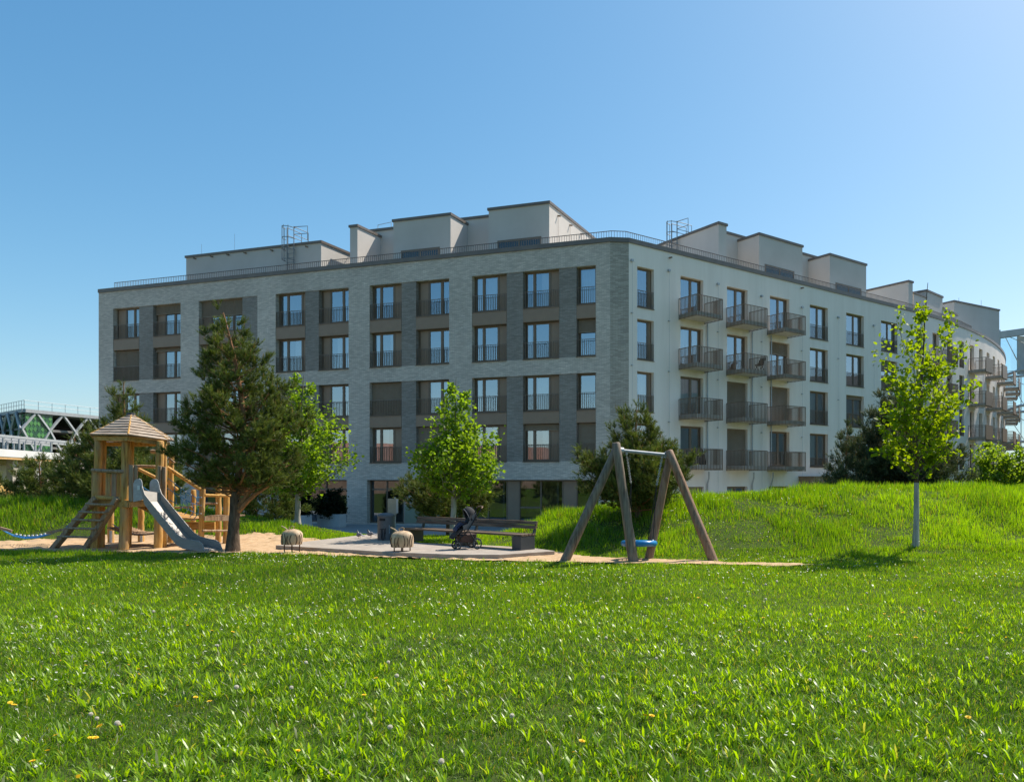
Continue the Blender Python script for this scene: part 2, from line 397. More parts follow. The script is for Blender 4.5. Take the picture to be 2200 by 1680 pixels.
# paved forecourt laid over the falling ground: follow the terrain on a small grid
def plaza_obj():
    xs = np.arange(-60, 10, .6); ys = np.arange(33.5, 62, .6); X, Y = np.meshgrid(xs, ys); ins = in_poly(X, Y, PLAZA)
    Z = H(X, Y) + .035; Z = np.where(Y > 38, -.865, Z)
    q = ins[:-1,:-1] & ins[1:,:-1] & ins[:-1,1:] & ins[1:,1:]; v = np.stack([X, Y, Z], -1).reshape(-1, 3); n = X.shape[1]
    a = np.argwhere(q); k = a[:,0]*n + a[:,1]
    use = np.unique(np.concatenate([k, k+1, k+n, k+n+1])); mp = -np.ones(len(v), int); mp[use] = np.arange(len(use))
    return grid_obj('pavement', v[use], mp[np.stack([k, k+1, k+n+1, k+n], 1)], M['plaza'])
tag(plaza_obj(), kind='structure')

# ------------------------------------------------------------------ apartment building
BASE, ROOF = -.9, 15.2
YC = 42.1
C0 = np.array([(1335 - CX) / F * YC, YC])
aL = np.array([.9537, -.3010]); aL /= np.hypot(*aL); nL = np.array([-aL[1], aL[0]])
aR = np.array([2048., 1650.]); aR /= np.hypot(*aR); nR = np.array([-aR[1], aR[0]])
FL = (C0, aL, nL); FR = (C0, aR, nR)
def on(fr, px, v=0.0):
    """local x and distance where picture column px meets the facade plane (v metres inside it)"""
    O, a, n = fr; o = O + v * n; r = np.array([(px - CX) / F, 1.0])
    s, k = np.linalg.solve(np.array([[a[0], -r[0]], [a[1], -r[1]]]), -o)
    return s, k
def zat(py, Y): return CH - (py - HY) / F * Y
def wpt(fr, s, v): p = fr[0] + s * fr[1] + v * fr[2]; return (float(p[0]), float(p[1]))
def rzf(fr): return math.atan2(fr[1][1], fr[1][0])
def locf(fr): return (float(fr[0][0]), float(fr[0][1]), 0.0)

bld = empty('apartment_building', (float(C0[0]), float(C0[1]), BASE))
tag(bld, 'large apartment block with grey brick front and pale plaster wing behind the playground', 'building')
bld.location = (0, 0, 0)
def bpart(mb, name, m, fr=None, parent=None, **k):
    par = bld if parent is None else parent
    if fr is None: return mb.build(name, m, par, **k)
    return mb.build(name, m, par, loc=locf(fr), rz=rzf(fr), **k)

def wall(fr, x0, x1, z0, z1, ops, depth, m, name='wall'):
    mb = MB(); xs = sorted({x0, x1, *[v for o in ops for v in o[:2] if x0 < v < x1]}); zs = sorted({z0, z1, *[v for o in ops for v in o[2:4] if z0 < v < z1]})
    for i in range(len(xs) - 1):
        # merge vertical runs
        run = None
        for j in range(len(zs)):
            solid = j < len(zs) - 1 and not any(o[0] - 1e-6 <= xs[i] and xs[i+1] <= o[1] + 1e-6 and o[2] - 1e-6 <= zs[j] and zs[j+1] <= o[3] + 1e-6 for o in ops)
            if solid and run is None: run = zs[j]
            if not solid and run is not None:
                mb.add([(xs[i],0,run),(xs[i+1],0,run),(xs[i+1],0,zs[j]),(xs[i],0,zs[j])], [(0,1,2,3)]); run = None
    for a, b, c, d in [o[:4] for o in ops]:
        D = depth
        mb.add([(a,0,c),(a,0,d),(a,D,d),(a,D,c)], [(0,1,2,3)]); mb.add([(b,0,c),(b,D,c),(b,D,d),(b,0,d)], [(0,1,2,3)])
        mb.add([(a,0,d),(b,0,d),(b,D,d),(a,D,d)], [(0,1,2,3)]); mb.add([(a,0,c),(a,D,c),(b,D,c),(b,0,c)], [(0,1,2,3)])
    return bpart(mb, name, m, fr)

wrng = random.Random(7)
def rail_mesh(x0, x1, y, z0, z1, sp=.115, r=.008):
    mb = MB(); n = max(2, int(round((x1 - x0) / sp)))
    for i in range(n + 1):
        x = x0 + (x1 - x0) * i / n; mb.box(x - r, x + r, y - r*1.6, y + r*1.6, z0, z1 - .012)
    mb.box(x0 - .01, x1 + .01, y - .02, y + .02, z1 - .012, z1 + .012); mb.box(x0 - .01, x1 + .01, y - .014, y + .014, z0 + .04, z0 + .06)
    return mb
def blind_mesh(x0, x1, y, z0, z1):
    mb = MB(); z = z1 - .03
    while z > z0 + .02:
        mb.add([(x0,y-.025,z-.035),(x1,y-.025,z-.035),(x1,y+.02,z+.028),(x0,y+.02,z+.028),(x0,y-.02,z-.04),(x1,y-.02,z-.04),(x1,y+.025,z+.023),(x0,y+.025,z+.023)], [(0,1,2,3),(7,6,5,4),(0,4,5,1)])
        z -= .068
    for x in (x0 + .12*(x1-x0), x0 + .88*(x1-x0)): mb.box(x-.004, x+.004, y-.034, y-.028, z0, z1)
    mb.box(x0, x1, y-.03, y+.03, z0, z0+.03)
    return mb
def curtain_mesh(x0, x1, y, z0, z1, ph):
    mb = MB(); n = max(6, int((x1 - x0) / .045)); vs = []
    for i in range(n + 1):
        x = x0 + (x1 - x0) * i / n; yy = y + .03 * math.sin(i * 1.35 + ph) + .012 * math.sin(i * .5 + ph)
        vs += [(x, yy, z0), (x, yy, z1)]
    mb.add(vs, [(2*i, 2*i+2, 2*i+3, 2*i+1) for i in range(n)]); return mb

def window(fr, x0, x1, z0, z1, segs, D=.26, parent=None, curtain=.5, blind=0.0, rail=None, tilt=False, fw=.06, sill=True, gm='glass'):
    """frame mesh with panes, fixed panels, curtains, outside blind and french railing as its parts"""
    e = .004; mb = MB(); a, b, c, d = x0 + e, x1 - e, z0 + e, z1 - e
    mb.box(a, b, D, D+.08, d - fw, d); mb.box(a, b, D, D+.08, c, c + fw)
    mb.box(a, a + fw, D, D+.08, c + fw, d - fw); mb.box(b - fw, b, D, D+.08, c + fw, d - fw)
    tot = sum(s[1] for s in segs); x = a + fw; W = b - a - 2*fw; spans = []
    for i, (t, fr_) in enumerate(segs):
        w = W * fr_ / tot; spans.append((t, x, x + w)); x += w
        if i < len(segs) - 1: mb.box(x - fw*.8, x + fw*.8, D, D+.08, c + fw, d - fw)
    for t, p, q in spans:
        if t == 'g':   # sash
            p2, q2 = p + fw*.75, q - fw*.75
            for bx in ((p2, q2, d-fw-.045, d-fw), (p2, q2, c+fw, c+fw+.07), (p2, p2+.045, c+fw+.07, d-fw-.045), (q2-.045, q2, c+fw+.07, d-fw-.045)):
                mb.box(bx[0], bx[1], D+.012, D+.07, bx[2], bx[3])
    win = bpart(mb, 'window', M['bronze'], fr, parent)
    if blind == 0 and rail and wrng.random() < .2: blind = wrng.choice([.12, .2, .35])
    first = True
    for t, p, q in spans:
        if t == 'g':
            g = MB(); p2, q2 = p + fw*.75 + .04, q - fw*.75 - .04
            g.add([(p2,D+.04,c+fw+.06),(q2,D+.04,c+fw+.06),(q2,D+.04,d-fw-.04),(p2,D+.04,d-fw-.04)], [(0,1,2,3)])
            g.build('pane', M[gm], win)
            if tilt and first:
                k = MB(); k.hexa([(p2-.03,D+.0,c+fw),(q2+.03,D+.0,c+fw),(q2+.03,D+.03,c+fw),(p2-.03,D+.03,c+fw)], [(p2-.03,D+.02,c+fw+.05),(q2+.03,D+.02,c+fw+.05),(q2+.03,D+.05,c+fw+.05),(p2-.03,D+.05,c+fw+.05)])
                k.build('sash_rail', M['bronze'], win)
            first = False
            if wrng.random() < curtain and blind < .99:
                cw = wrng.choice([1.0, 1.0, .45, .6]); l = wrng.random() < .5
                ca, cb = (p, p + (q-p)*cw) if l else (q - (q-p)*cw, q)
                curtain_mesh(ca, cb, D+.2, c + .05, d - .05, wrng.random()*6).build('curtain', M['curtain'], win)
        else:
            g = MB(); g.box(p + fw*.8, q - (fw*.8 if q < b - fw - .01 else 0), D+.02, D+.05, c + fw, d - fw); g.build('panel', M['bronze_panel'], win)
    if blind > 0:
        zb = d - (d - c) * blind
        blind_mesh(a + .03, b - .03, D - .07, zb, d - .02).build('blind', M['blind'], win)
    if rail:
        rail_mesh(a + .02, b - .02, rail[0], c + .02, c + rail[1]).build('railing', M['bronze'], win)
    if sill:
        g = MB(); g.box(a - .02, b + .02, -.05, D - .002, c - .035, c - .004); g.build('sill', M['bronze'], win)
    return win

# --- brick front
LX = {}
def lx(px, v=0.0): return on(FL, px, v)[0]
xl, xch = lx(212), lx(1311)
WN = {1:(243,298),2:(328,388),3:(427,520),4:(592,655),5:(684,749),6:(794,862),7:(893,965),8:(1014,1088),9:(1123,1201),10:(1238,1280)}
WN = {k: (lx(a), lx(b)) for k, (a, b) in WN.items()}
GROUPS = [([1,2], None), ([3], 553), ([4,5], None), ([6,7], None), ([8,9,10], None)]
LEV = {4:(11.62,13.75), 3:(8.72,10.84), 2:(5.75,7.80), 1:(2.90,5.04)}
ops = []; gbox = []
for ids, extra in GROUPS:
    a = WN[ids[0]][0]; b = lx(extra) if extra else WN[ids[-1]][1]
    for lo, hi in ((LEV[3][0], LEV[4][1]), (LEV[1][0], LEV[2][1])): ops.append((a, b, lo, hi))
    gbox.append((ids, a, b))
GFT = 1.86
gf = [(lx(243), lx(388)), (lx(427), lx(553)), (lx(592), lx(745)), (lx(788), lx(972)), (lx(1010), lx(1286))]
for a, b in gf: ops.append((a, b, BASE + .12, GFT))
wall(FL, xl, xch, BASE - .3, ROOF - .25, ops, .55, M['brick'], 'brick_wall')
SEG = {1:[('p',.34),('g',.36),('g',.30)], 2:[('p',.30),('g',.38),('g',.32)], 3:[('p',.2),('g',.27),('g',.27),('g',.26)],
       4:[('g',.3),('g',.52),('p',.18)], 5:[('p',.28),('g',.46),('g',.26)], 6:[('g',.26),('g',.44),('p',.30)], 7:[('p',.3),('g',.42),('g',.28)],
       8:[('g',.26),('g',.46),('p',.28)], 9:[('g',.25),('g',.46),('p',.29)], 10:[('g',1)]}
BLIND = {(6,2):1.0,(1,3):1.0,(10,1):1.0,(7,1):1.0,(9,1):.17,(3,4):.5,(2,4):.3,(3,3):.8,(4,2):1.0}
CURT = {(8,4):1,(9,4):1,(10,4):1,(8,3):.6,(5,3):.8,(7,2):1,(6,1):.9,(9,1):.9,(4,4):.2,(7,4):.0,(9,3):.3,(10,3):0,(10,2):0}
for ids, a, b in gbox:
    for i, w in enumerate(ids):
        x0, x1 = WN[w]
        for lv in (4, 3, 2, 1):
            z0, z1 = LEV[lv]
            window(FL, x0, x1, z0, z1, SEG[w], D=.30, curtain=CURT.get((w,lv), .45), blind=BLIND.get((w,lv), 0), rail=(.05, .96), tilt=(w,lv)==(4,4), sill=lv in (3,1))
        for lo, hi in ((LEV[3][1], LEV[4][0]), (LEV[1][1], LEV[2][0])):
            g = MB(); g.box(x0+.004, x1-.004, .03, .34, lo+.006, hi-.03); g.box(x0-.0, x1+.0, -.012, .03, hi-.028, hi-.004)
            g.box(x0+.012, x1-.012, .018, .03, lo+.03, hi-.05)
            bpart(g, 'spandrel_panel', M['bronze_panel'], FL)
        nx_ = WN[ids[i+1]][0] if i + 1 < len(ids) else b
        if nx_ - x1 > .2:
            for lo, hi in ((LEV[3][0], LEV[4][1]), (LEV[1][0], LEV[2][1])):
                g = MB(); g.box(x1 + .002, nx_ - (.002 if i + 1 < len(ids) else -.0), .035, .56, lo + .002, hi - .002)
                bpart(g, 'pier', M['brick_dark'], FL)
# interior behind the brick front: back wall, floors, room dividers
def interior(fr, x0, x1, y0=.62, y1=3.4, zs=(BASE, 2.75, 5.6, 8.6, 11.5, 14.9)):
    g = MB(); g.box(x0, x1, y1, y1 + .1, BASE, 14.9)
    for z in zs: g.box(x0, x1, y0, y1, z - .28, z - .02)
    n = int((x1 - x0) / 3.4)
    for i in range(n + 1):
        x = x0 + (x1 - x0) * i / n; g.box(x - .06, x + .06, y0 + .05, y1, BASE, 14.9)
    bpart(g, 'interior_wall', M['inside'], fr)
interior(FL, xl + .2, xch)
# ground floor glazing
def shopfront(a, b, z0, z1, cols, gm='glass_clear', D=.3):
    mb = MB(); e = .005; fw = .07; a += e; b -= e; z0 += e; z1 -= e
    mb.box(a, b, D, D+.1, z1-fw, z1); mb.box(a, b, D, D+.1, z0, z0+fw); mb.box(a, a+fw, D, D+.1, z0+fw, z1-fw); mb.box(b-fw, b, D, D+.1, z0+fw, z1-fw)
    x = a + fw; W = b - a - 2*fw; tot = sum(c[1] for c in cols); sp = []
    for i, (t, f) in enumerate(cols):
        w = W*f/tot; sp.append((t, x, x+w)); x += w
        if i < len(cols)-1: mb.box(x-.035, x+.035, D, D+.1, z0+fw, z1-fw)
    for t, p, q in sp:
        if t == 't': mb.box(p+.035, q-.035, D+.01, D+.09, z1-.62, z1-.52)
        if t == 'm': mb.box(p+.035, q-.035, D+.01, D+.09, z0+1.0, z0+1.1)
    win = bpart(mb, 'shop_window', M['bronze'], FL)
    for t, p, q in sp:
        p += .03; q -= .03
        rows = {'t': [(z0+.06, z1-.6), (z1-.54, z1-.06)], 'm': [(z0+.06, z0+1.02), (z0+1.08, z1-.06)], 'g': [(z0+.06, z1-.06)]}.get(t)
        if rows:
            for r in rows:
                g = MB(); g.add([(p,D+.05,r[0]),(q,D+.05,r[0]),(q,D+.05,r[1]),(p,D+.05,r[1])], [(0,1,2,3)]); g.build('pane', M[gm], win)
        else:
            g = MB(); g.box(p, q, D+.02, D+.07, z0+.06, z1-.06); g.build('panel', M['bronze_panel'], win)
    return win
shopfront(*gf[0], BASE+.12, GFT, [('t',1),('t',1)]); shopfront(*gf[1], BASE+.12, GFT, [('t',1),('t',1)])
shopfront(*gf[2], BASE+.12, GFT, [('p',.5),('t',.55),('t',.5)])
shopfront(lx(788), lx(862), BASE+.12, GFT, [('t',1),('t',1)])
shopfront(lx(1010), lx(1286), BASE+.12, GFT, [('g',.35),('g',.45),('p',.3),('m',.5),('g',.5),('p',.32),('m',.5)])
# painted wall panels beside the door
pink = mat('mural_pink', (.42,.34,.30), (.46,.375,.33), scale=2, rough=.8); olive = mat('mural_olive', (.26,.27,.19), (.30,.31,.22), scale=2, rough=.8); sky_b = mat('mural_blue', (.36,.47,.58), (.42,.53,.63), scale=2, rough=.8)
m0, m1 = lx(862) + .005, lx(972) - .005
mur = MB().box(m0, m1, .28, .4, BASE+.13, GFT-.01); mur = bpart(mur, 'mural_panel', pink, FL)
MB().prism([(m0+.05,.279,BASE+.16),(m1-.05,.279,BASE+.16),(m1-.05,.279,BASE+.5),(m0+1.7,.279,BASE+1.15),(m0+.05,.279,BASE+1.15)], (0,-.006,0)).build('painted_hill', olive, mur)
MB().prism([(m0+1.75+.25*math.cos(t)*(1+.3*math.sin(3*t)) + .35, .272, BASE+1.25+.55*math.sin(t)*(1+.15*math.cos(4*t))) for t in [k*math.pi/9 for k in range(18)]], (0,-.006,0)).build('painted_cloud', sky_b, mur)
g = MB()
for k in range(3): g.tube([(m0+.25+.18*k*.0+.3*t, .27, BASE+1.75-.16*k+.06*math.sin(t*9+k)) for t in np.linspace(0,1,7)], .008, 4)
g.tube([(m0+.42+.05*math.sin(t*5), .27, BASE+1.3+t*.9) for t in np.linspace(0,1,8)], .01, 4); g.build('painted_line', M['white'], mur)
for xx in (m0 + 1.1, m0 + 2.2): MB().box(xx-.012, xx+.012, .262, .283, BASE+.14, GFT-.02).build('panel_joint', M['bronze'], mur)

# --- chamfered brick corner
x_r0 = on(FR, 1351)[0]
cA = np.array(wpt(FL, xch, 0)); cB = np.array(wpt(FR, x_r0, 0)); cd = cB - cA; cl = float(np.hypot(*cd)); cd /= cl
FCH = (cA, cd, np.array([-cd[1], cd[0]]))
g = MB(); g.add([(0,0,BASE-.3),(cl,0,BASE-.3),(cl,0,ROOF-.25),(0,0,ROOF-.25)], [(0,1,2,3)]); bpart(g, 'corner_wall', M['brick_dark'].copy() if False else brick_mat('corner_brick', (.38,.335,.28), (.56,.495,.415), (.28,.245,.205)), FCH)

# --- plaster wing
FLOOR = {1:2.72, 2:5.62, 3:8.54, 4:11.46}
def rx(px, v=0.0): return on(FR, px, v)[0]
x_r1 = rx(1958)
RW = {'a':(1369,1405),'b1':(1462,1511),'b2':(1562,1606),'b3':(1654,1696),'c':(1740,1779),'d':(1818,1856),'e':(1893,1928)}
RW = {k: (rx(a), rx(b)) for k, (a, b) in RW.items()}
ops = []
for k, (a, b) in RW.items():
    for f in FLOOR: ops.append((a, b, FLOOR[f] + .03, FLOOR[f] + 2.30))
GFW = [(rx(1468), rx(1512)), (rx(1562), rx(1606)), (rx(1652), rx(1694)), (rx(1722), rx(1790))]
for a, b in GFW: ops.append((a, b, BASE + .25, 1.45))
wall(FR, x_r0, x_r1, BASE - .3, ROOF - .25, ops, .36, M['plaster'], 'plaster_wall')
RBL = {('b2',2):1.0,('b3',2):1.0,('b2',1):1.0,('b3',3):.35}
RCU = {('a',2):1,('a',4):0,('a',3):0,('b1',2):1,('b1',4):.2,('b1',3):.6}
for k, (a, b) in RW.items():
    for f in (4, 3, 2, 1):
        segs = [('g',.85),('p',.15)] if k == 'a' else [('g',.55),('g',.45)]
        window(FR, a, b, FLOOR[f] + .03, FLOOR[f] + 2.30, segs, D=.24, curtain=RCU.get((k,f), .5), blind=RBL.get((k,f), 0),
               rail=None if k[0] == 'b' else (.03, .95 if f > 1 else .6), tilt=k == 'c' and f in (1,2,3), fw=.065)
for i, (a, b) in enumerate(GFW):
    window(FR, a, b, BASE + .25, 1.45, [('g',.5),('g',.5)], D=.24, blind=1.0 if i == 0 else 0, fw=.07)
interior(FR, x_r0 + .3, x_r1 + .4)
def balcony(fr, a, b, ztop, depth=1.5, solid=(), sp=.115, h=.92):
    mb = MB(); mb.box(a, b, -depth, -.004, ztop - .20, ztop)
    s = bpart(mb, 'balcony', M['slab'], fr)
    z0, z1 = ztop - .30, ztop + h; o = .035; r = MB()
    def run(p, q, dense):
        d = Vector(q) - Vector(p); L = d.length; n = max(2, int(L / sp)); d.normalize(); w = Vector((-d.y, d.x, 0))
        for i in range(n + 1):
            c = Vector(p) + d * (L * i / n)
            r.hexa([(c - d*.009 - w*.02)+Vector((0,0,z0)), (c + d*.009 - w*.02)+Vector((0,0,z0)), (c + d*.009 + w*.02)+Vector((0,0,z0)), (c - d*.009 + w*.02)+Vector((0,0,z0))],
                   [(c - d*.009 - w*.02)+Vector((0,0,z1)), (c + d*.009 - w*.02)+Vector((0,0,z1)), (c + d*.009 + w*.02)+Vector((0,0,z1)), (c - d*.009 + w*.02)+Vector((0,0,z1))])
        r.beam(Vector(p) + Vector((0,0,z1)), Vector(q) + Vector((0,0,z1)), .055, .03); r.beam(Vector(p) + Vector((0,0,z0+.05)), Vector(q) + Vector((0,0,z0+.05)), .03, .025)
    run((a-o, -.02, 0), (a-o, -depth-o, 0), 0); run((a-o+.03, -depth-o-.0, 0), (b+o-.03, -depth-o, 0), 0); run((b+o, -depth-o, 0), (b+o, -.02, 0), 0)
    r.build('railing', M['bronze'], s)
    for sd in solid:
        g = MB()
        if sd == 'front': g.box(a-o+.01, b+o-.01, -depth-o-.052, -depth-o-.03, z0+.08, z1-.02)
        if sd == 'left': g.box(a-o-.052, a-o-.03, -depth-o, -.05, z0+.08, z1-.02)
        g.build('privacy_panel', M['bronze_panel'], s)
    return s
BAL = [(1458, 1552), (1560, 1648), (1648, 1730)]
BALS = {}
for i, (p, q) in enumerate(BAL):
    a = rx(p) + .05; b = rx(q, -1.5) - .05
    for f in FLOOR: BALS[i, f] = balcony(FR, a, b, FLOOR[f])
    g = MB(); xs_ = rx((1518, 1614, 1655)[i]); yy = -.09
    g.tube([(xs_, yy, BASE), (xs_, yy, 1.6), (xs_-.12, yy-.25, 2.0), (xs_-.12, yy-.25, 2.35)], .045, 8); g.tube([(xs_, yy, 2.75), (xs_, yy, 11.2)], .04, 8)
    bpart(g, 'downpipe', M['galv'], FR, smooth=True)
# barbecue under a black cover on the lowest balcony near the pine; a folding chair above
g = MB(); bx0 = rx(1500, -1.0)
g.hexa([(bx0-.42,-1.25,2.74),(bx0+.42,-1.25,2.74),(bx0+.42,-.7,2.74),(bx0-.42,-.7,2.74)], [(bx0-.30,-1.18,3.45),(bx0+.34,-1.18,3.45),(bx0+.34,-.76,3.45),(bx0-.30,-.76,3.45)])
g.hexa([(bx0-.30,-1.18,3.45),(bx0+.34,-1.18,3.45),(bx0+.34,-.76,3.45),(bx0-.30,-.76,3.45)], [(bx0-.12,-1.05,3.72),(bx0+.2,-1.05,3.72),(bx0+.2,-.86,3.72),(bx0-.12,-.86,3.72)])
bbq = g.build('covered_barbecue', M['black'], loc=locf(FR), rz=rzf(FR), bevel=.03); tag(bbq, 'black covered barbecue on the lowest balcony nearest the brick corner', 'barbecue')
g = MB(); cx0 = rx(1634, -1.0); zf = FLOOR[3]
for yy in (-1.2, -.75): g.tube([(cx0-.3,yy,zf+.01),(cx0+.25,yy,zf+.85)], .02, 5); g.tube([(cx0+.2,yy,zf+.01),(cx0-.22,yy,zf+.45),(cx0+.1,yy,zf+.40)], .02, 5)
ch = g.build('balcony_chair', M['black'], loc=locf(FR), rz=rzf(FR)); tag(ch, 'dark reclining chair on a third floor balcony', 'chair')
MB().hexa([(cx0-.22,-1.2,zf+.43),(cx0+.1,-1.2,zf+.39),(cx0+.1,-.75,zf+.39),(cx0-.22,-.75,zf+.43)], [(cx0-.22,-1.2,zf+.46),(cx0+.1,-1.2,zf+.42),(cx0+.1,-.75,zf+.42),(cx0-.22,-.75,zf+.46)]).build('seat', M['black'], ch)
MB().hexa([(cx0+.0,-1.2,zf+.42),(cx0+.04,-1.2,zf+.40),(cx0+.04,-.75,zf+.40),(cx0+.0,-.75,zf+.42)], [(cx0+.25,-1.2,zf+.9),(cx0+.29,-1.2,zf+.88),(cx0+.29,-.75,zf+.88),(cx0+.25,-.75,zf+.9)]).build('backrest', M['black'], ch)
# entrance canopy
ca, cb = rx(1716), rx(1800)
g = MB().box(ca, cb, -1.3, -.01, 1.62, 2.05); g.box(ca-.06, cb+.06, -1.36, -.01, 2.05, 2.11); bpart(g, 'entrance_canopy', M['bronze_panel'], FR)
# facade cables with brackets, overflow spouts
for px, top in ((1356.5,560),(1436,582),(1541,611),(1635,637),(1722,661),(1800,682),(1876,700)):
    s, Y = on(FR, px); zt = zat(top, Y)
    g = MB().box(s-.07, s+.07, -.13, -.002, zt-.06, zt+.06); g.tube([(s, -.09, zt-.05), (s, -.09, .4)], .007, 4)
    for z in (zt-5.8, zt-8.7, zt-2.9): g.box(s-.05, s+.05, -.10, -.002, z-.02, z+.02)
    bpart(g, 'facade_cable', M['galv'], FR)
for px, py in ((1438,555),(1721,620)):
    s, Y = on(FR, px); z = zat(py, Y); bpart(MB().tube([(s,-.0,z+.02),(s,-.22,z)], .05, 8), 'overflow_spout', M['bronze'], FR)

# --- curved end of the wing
arc = []; p = np.array(wpt(FR, x_r1, 0)); ang = math.atan2(aR[1], aR[0]); STEP = 2.55; NSEG = 15
for i in range(NSEG):
    t = i / (NSEG - 1); a = R_(38.9 + 1.5) + (R_(71) - R_(40.4)) * (i + .5) / NSEG
    d = np.array([math.cos(a), math.sin(a)]); q = p + d * STEP; arc.append((p, d, q)); p = q
for i, (p0, d, q) in enumerate(arc):
    fr = (p0, d, np.array([-d[1], d[0]])); w0, w1 = .75, 1.85
    ops = [(w0, w1, FLOOR[f] + .03, FLOOR[f] + 2.30) for f in FLOOR]
    wall(fr, 0, STEP, BASE - .3, ROOF - .25, ops, .34, M['plaster'], 'plaster_wall')
    for f in FLOOR:
        window(fr, w0, w1, FLOOR[f] + .03, FLOOR[f] + 2.30, [('g',.55),('g',.45)], D=.24, curtain=.2, sill=False, rail=(.03,.95) if i < 4 and i != 1 else None)
    g = MB().box(0, STEP, 1.6, 1.7, BASE, 14.9)
    for z in (2.75, 5.6, 8.6, 11.5, 14.9): g.box(0, STEP, .4, 1.6, z-.28, z-.02)
    bpart(g, 'interior_wall', M['inside'], fr)
    if i in (1, 4, 6, 8, 10, 12, 14):
        for f in FLOOR:
            balcony(fr, .35, 2.15, FLOOR[f], depth=1.4, solid=('front',) if i >= 4 else (), h=1.0)

# --- parapet cap, roof, roof railing following the outline
OUT = [np.array(wpt(FL, xl, 0)), cA, cB, np.array(wpt(FR, x_r1, 0))] + [q for _, _, q in arc]
def offset_path(pts, d):
    """shift an outline d metres inwards"""
    res = []
    for i, p in enumerate(pts):
        ns = []
        for a, b in ((i-1, i), (i, i+1)):
            if a >= 0 and b < len(pts):
                t = pts[b] - pts[a]; t = t / np.hypot(*t); ns.append(np.array([-t[1], t[0]]))
        n = sum(ns) / len(ns); n = n / np.hypot(*n); n = n / max(.5, float(n @ ns[0])); res.append(p + n * d)
    return res
def ribbon(mb, pts, d0, d1, z0, z1):
    a = offset_path(pts, d0); b = offset_path(pts, d1)
    for i in range(len(pts) - 1):
        mb.hexa([(*a[i],z0),(*a[i+1],z0),(*b[i+1],z0),(*b[i],z0)], [(*a[i],z1),(*a[i+1],z1),(*b[i+1],z1),(*b[i],z1)])
bpart(ribbon_mb := MB(), 'unused', None) if False else None
g = MB(); ribbon(g, OUT, -.07, .5, ROOF - .25, ROOF); bpart(g, 'parapet_cap', M['cap'])
g = MB(); inn = offset_path(OUT, .45)
far = [OUT[-1] + np.array([-14, 6]), OUT[0] + nL * 14]
g.add([(*q, ROOF - .35) for q in inn + far], [tuple(range(len(inn) + 2))]); bpart(g, 'roof', M['plaster_grey'])
g = MB(); e0 = OUT[0]; e1 = e0 + nL * 14; g.add([(*e0, BASE-.3), (*e1, BASE-.3), (*e1, ROOF-.25), (*e0, ROOF-.25)], [(0,3,2,1)])
e0 = OUT[-1]; e1 = OUT[-1] + np.array([-14, 6]); g.add([(*e0, BASE-.3), (*e1, BASE-.3), (*e1, ROOF-.25), (*e0, ROOF-.25)], [(0,1,2,3)])
bpart(g, 'end_wall', M['plaster'])
rp = [np.array(wpt(FL, lx(246, .45), .45))] + offset_path(OUT, .45)[1:9]
g = MB(); RZ0, RZ1 = ROOF, ROOF + .50
for i in range(len(rp) - 1):
    a, b = rp[i], rp[i+1]; L = float(np.hypot(*(b - a))); n = int(L / .15); d = (b - a) / L
    for k in range(n + 1):
        c = a + d * (L * k / n); g.box(c[0]-.011, c[0]+.011, c[1]-.011, c[1]+.011, RZ0 - .1, RZ1)
    g.beam((*a, RZ1), (*b, RZ1), .05, .03)
bpart(g, 'roof_railing', M['cap'])

# --- penthouses
def pent(fr, s0, s1, v0, v1, zt, m=None, zb=ROOF - .3, cap=.16, name='penthouse', col='plaster_grey'):
    o = bpart(MB().box(s0, s1, v0, v1, zb, zt - cap), name, M[col], fr)
    MB().box(s0-.07, s1+.07, v0-.07, v1+.07, zt-cap, zt).build('roof_cap', M['cap'], o)
    return o
def pxz(fr, px, py, v): s, Y = on(fr, px, v); return s, zat(py, Y)
V = 2.2
def pL(p0, p1, ppx, ppy, v0, v1, **k): return pent(FL, lx(p0, v0), lx(p1, v0), v0, v1, pxz(FL, ppx, ppy, v0)[1], **k)
pn1 = pL(400, 690, 690, 517, V, V + 7)
pL(752, 768, 768, 482.5, V, V + 2.6); pL(767, 846, 846, 488, V + 2.4, V + 8); pn2 = pL(845, 968, 968, 457.5, V, V + 8)
pL(966, 1052, 1050, 462, V + 2.0, V + 8); pn3 = pL(1050, 1180, 1180, 432, V, V + 8.4)
def pwin(fr, pn, p0, p1, py0, py1, v):
    s0, s1 = on(fr, p0, v)[0], on(fr, p1, v)[0]; zt = pxz(fr, (p0+p1)/2, (py0+py1)/2, v)[1]
    w = MB(); w.box(s0, s1, v-.03, v-.004, zt-.12, zt); w.box(s0, s0+.1, v-.03, v-.004, ROOF, zt-.12); w.box((s0+s1)/2-.06, (s0+s1)/2+.06, v-.03, v-.004, ROOF, zt-.12); w.box(s1-.1, s1, v-.03, v-.004, ROOF, zt-.12)
    w = w.build('window_frame', M['bronze'], pn)
    for a, b in ((s0+.1, (s0+s1)/2-.06), ((s0+s1)/2+.06, s1-.1)):
        MB().add([(a,v-.012,ROOF),(b,v-.012,ROOF),(b,v-.012,zt-.12),(a,v-.012,zt-.12)], [(0,1,2,3)]) if False else None
        q = MB(); q.box(a, b, v-.014, v-.006, ROOF, zt-.12); q.build('pane', mat_dark_glass, w)
mat_dark_glass = mat('dark_pane', (.02,.025,.03), rough=.05, spec=.9)
pwin(FL, pn2, 862, 945, 540, 530, V); pwin(FL, pn3, 1069, 1163, 518, 508, V)
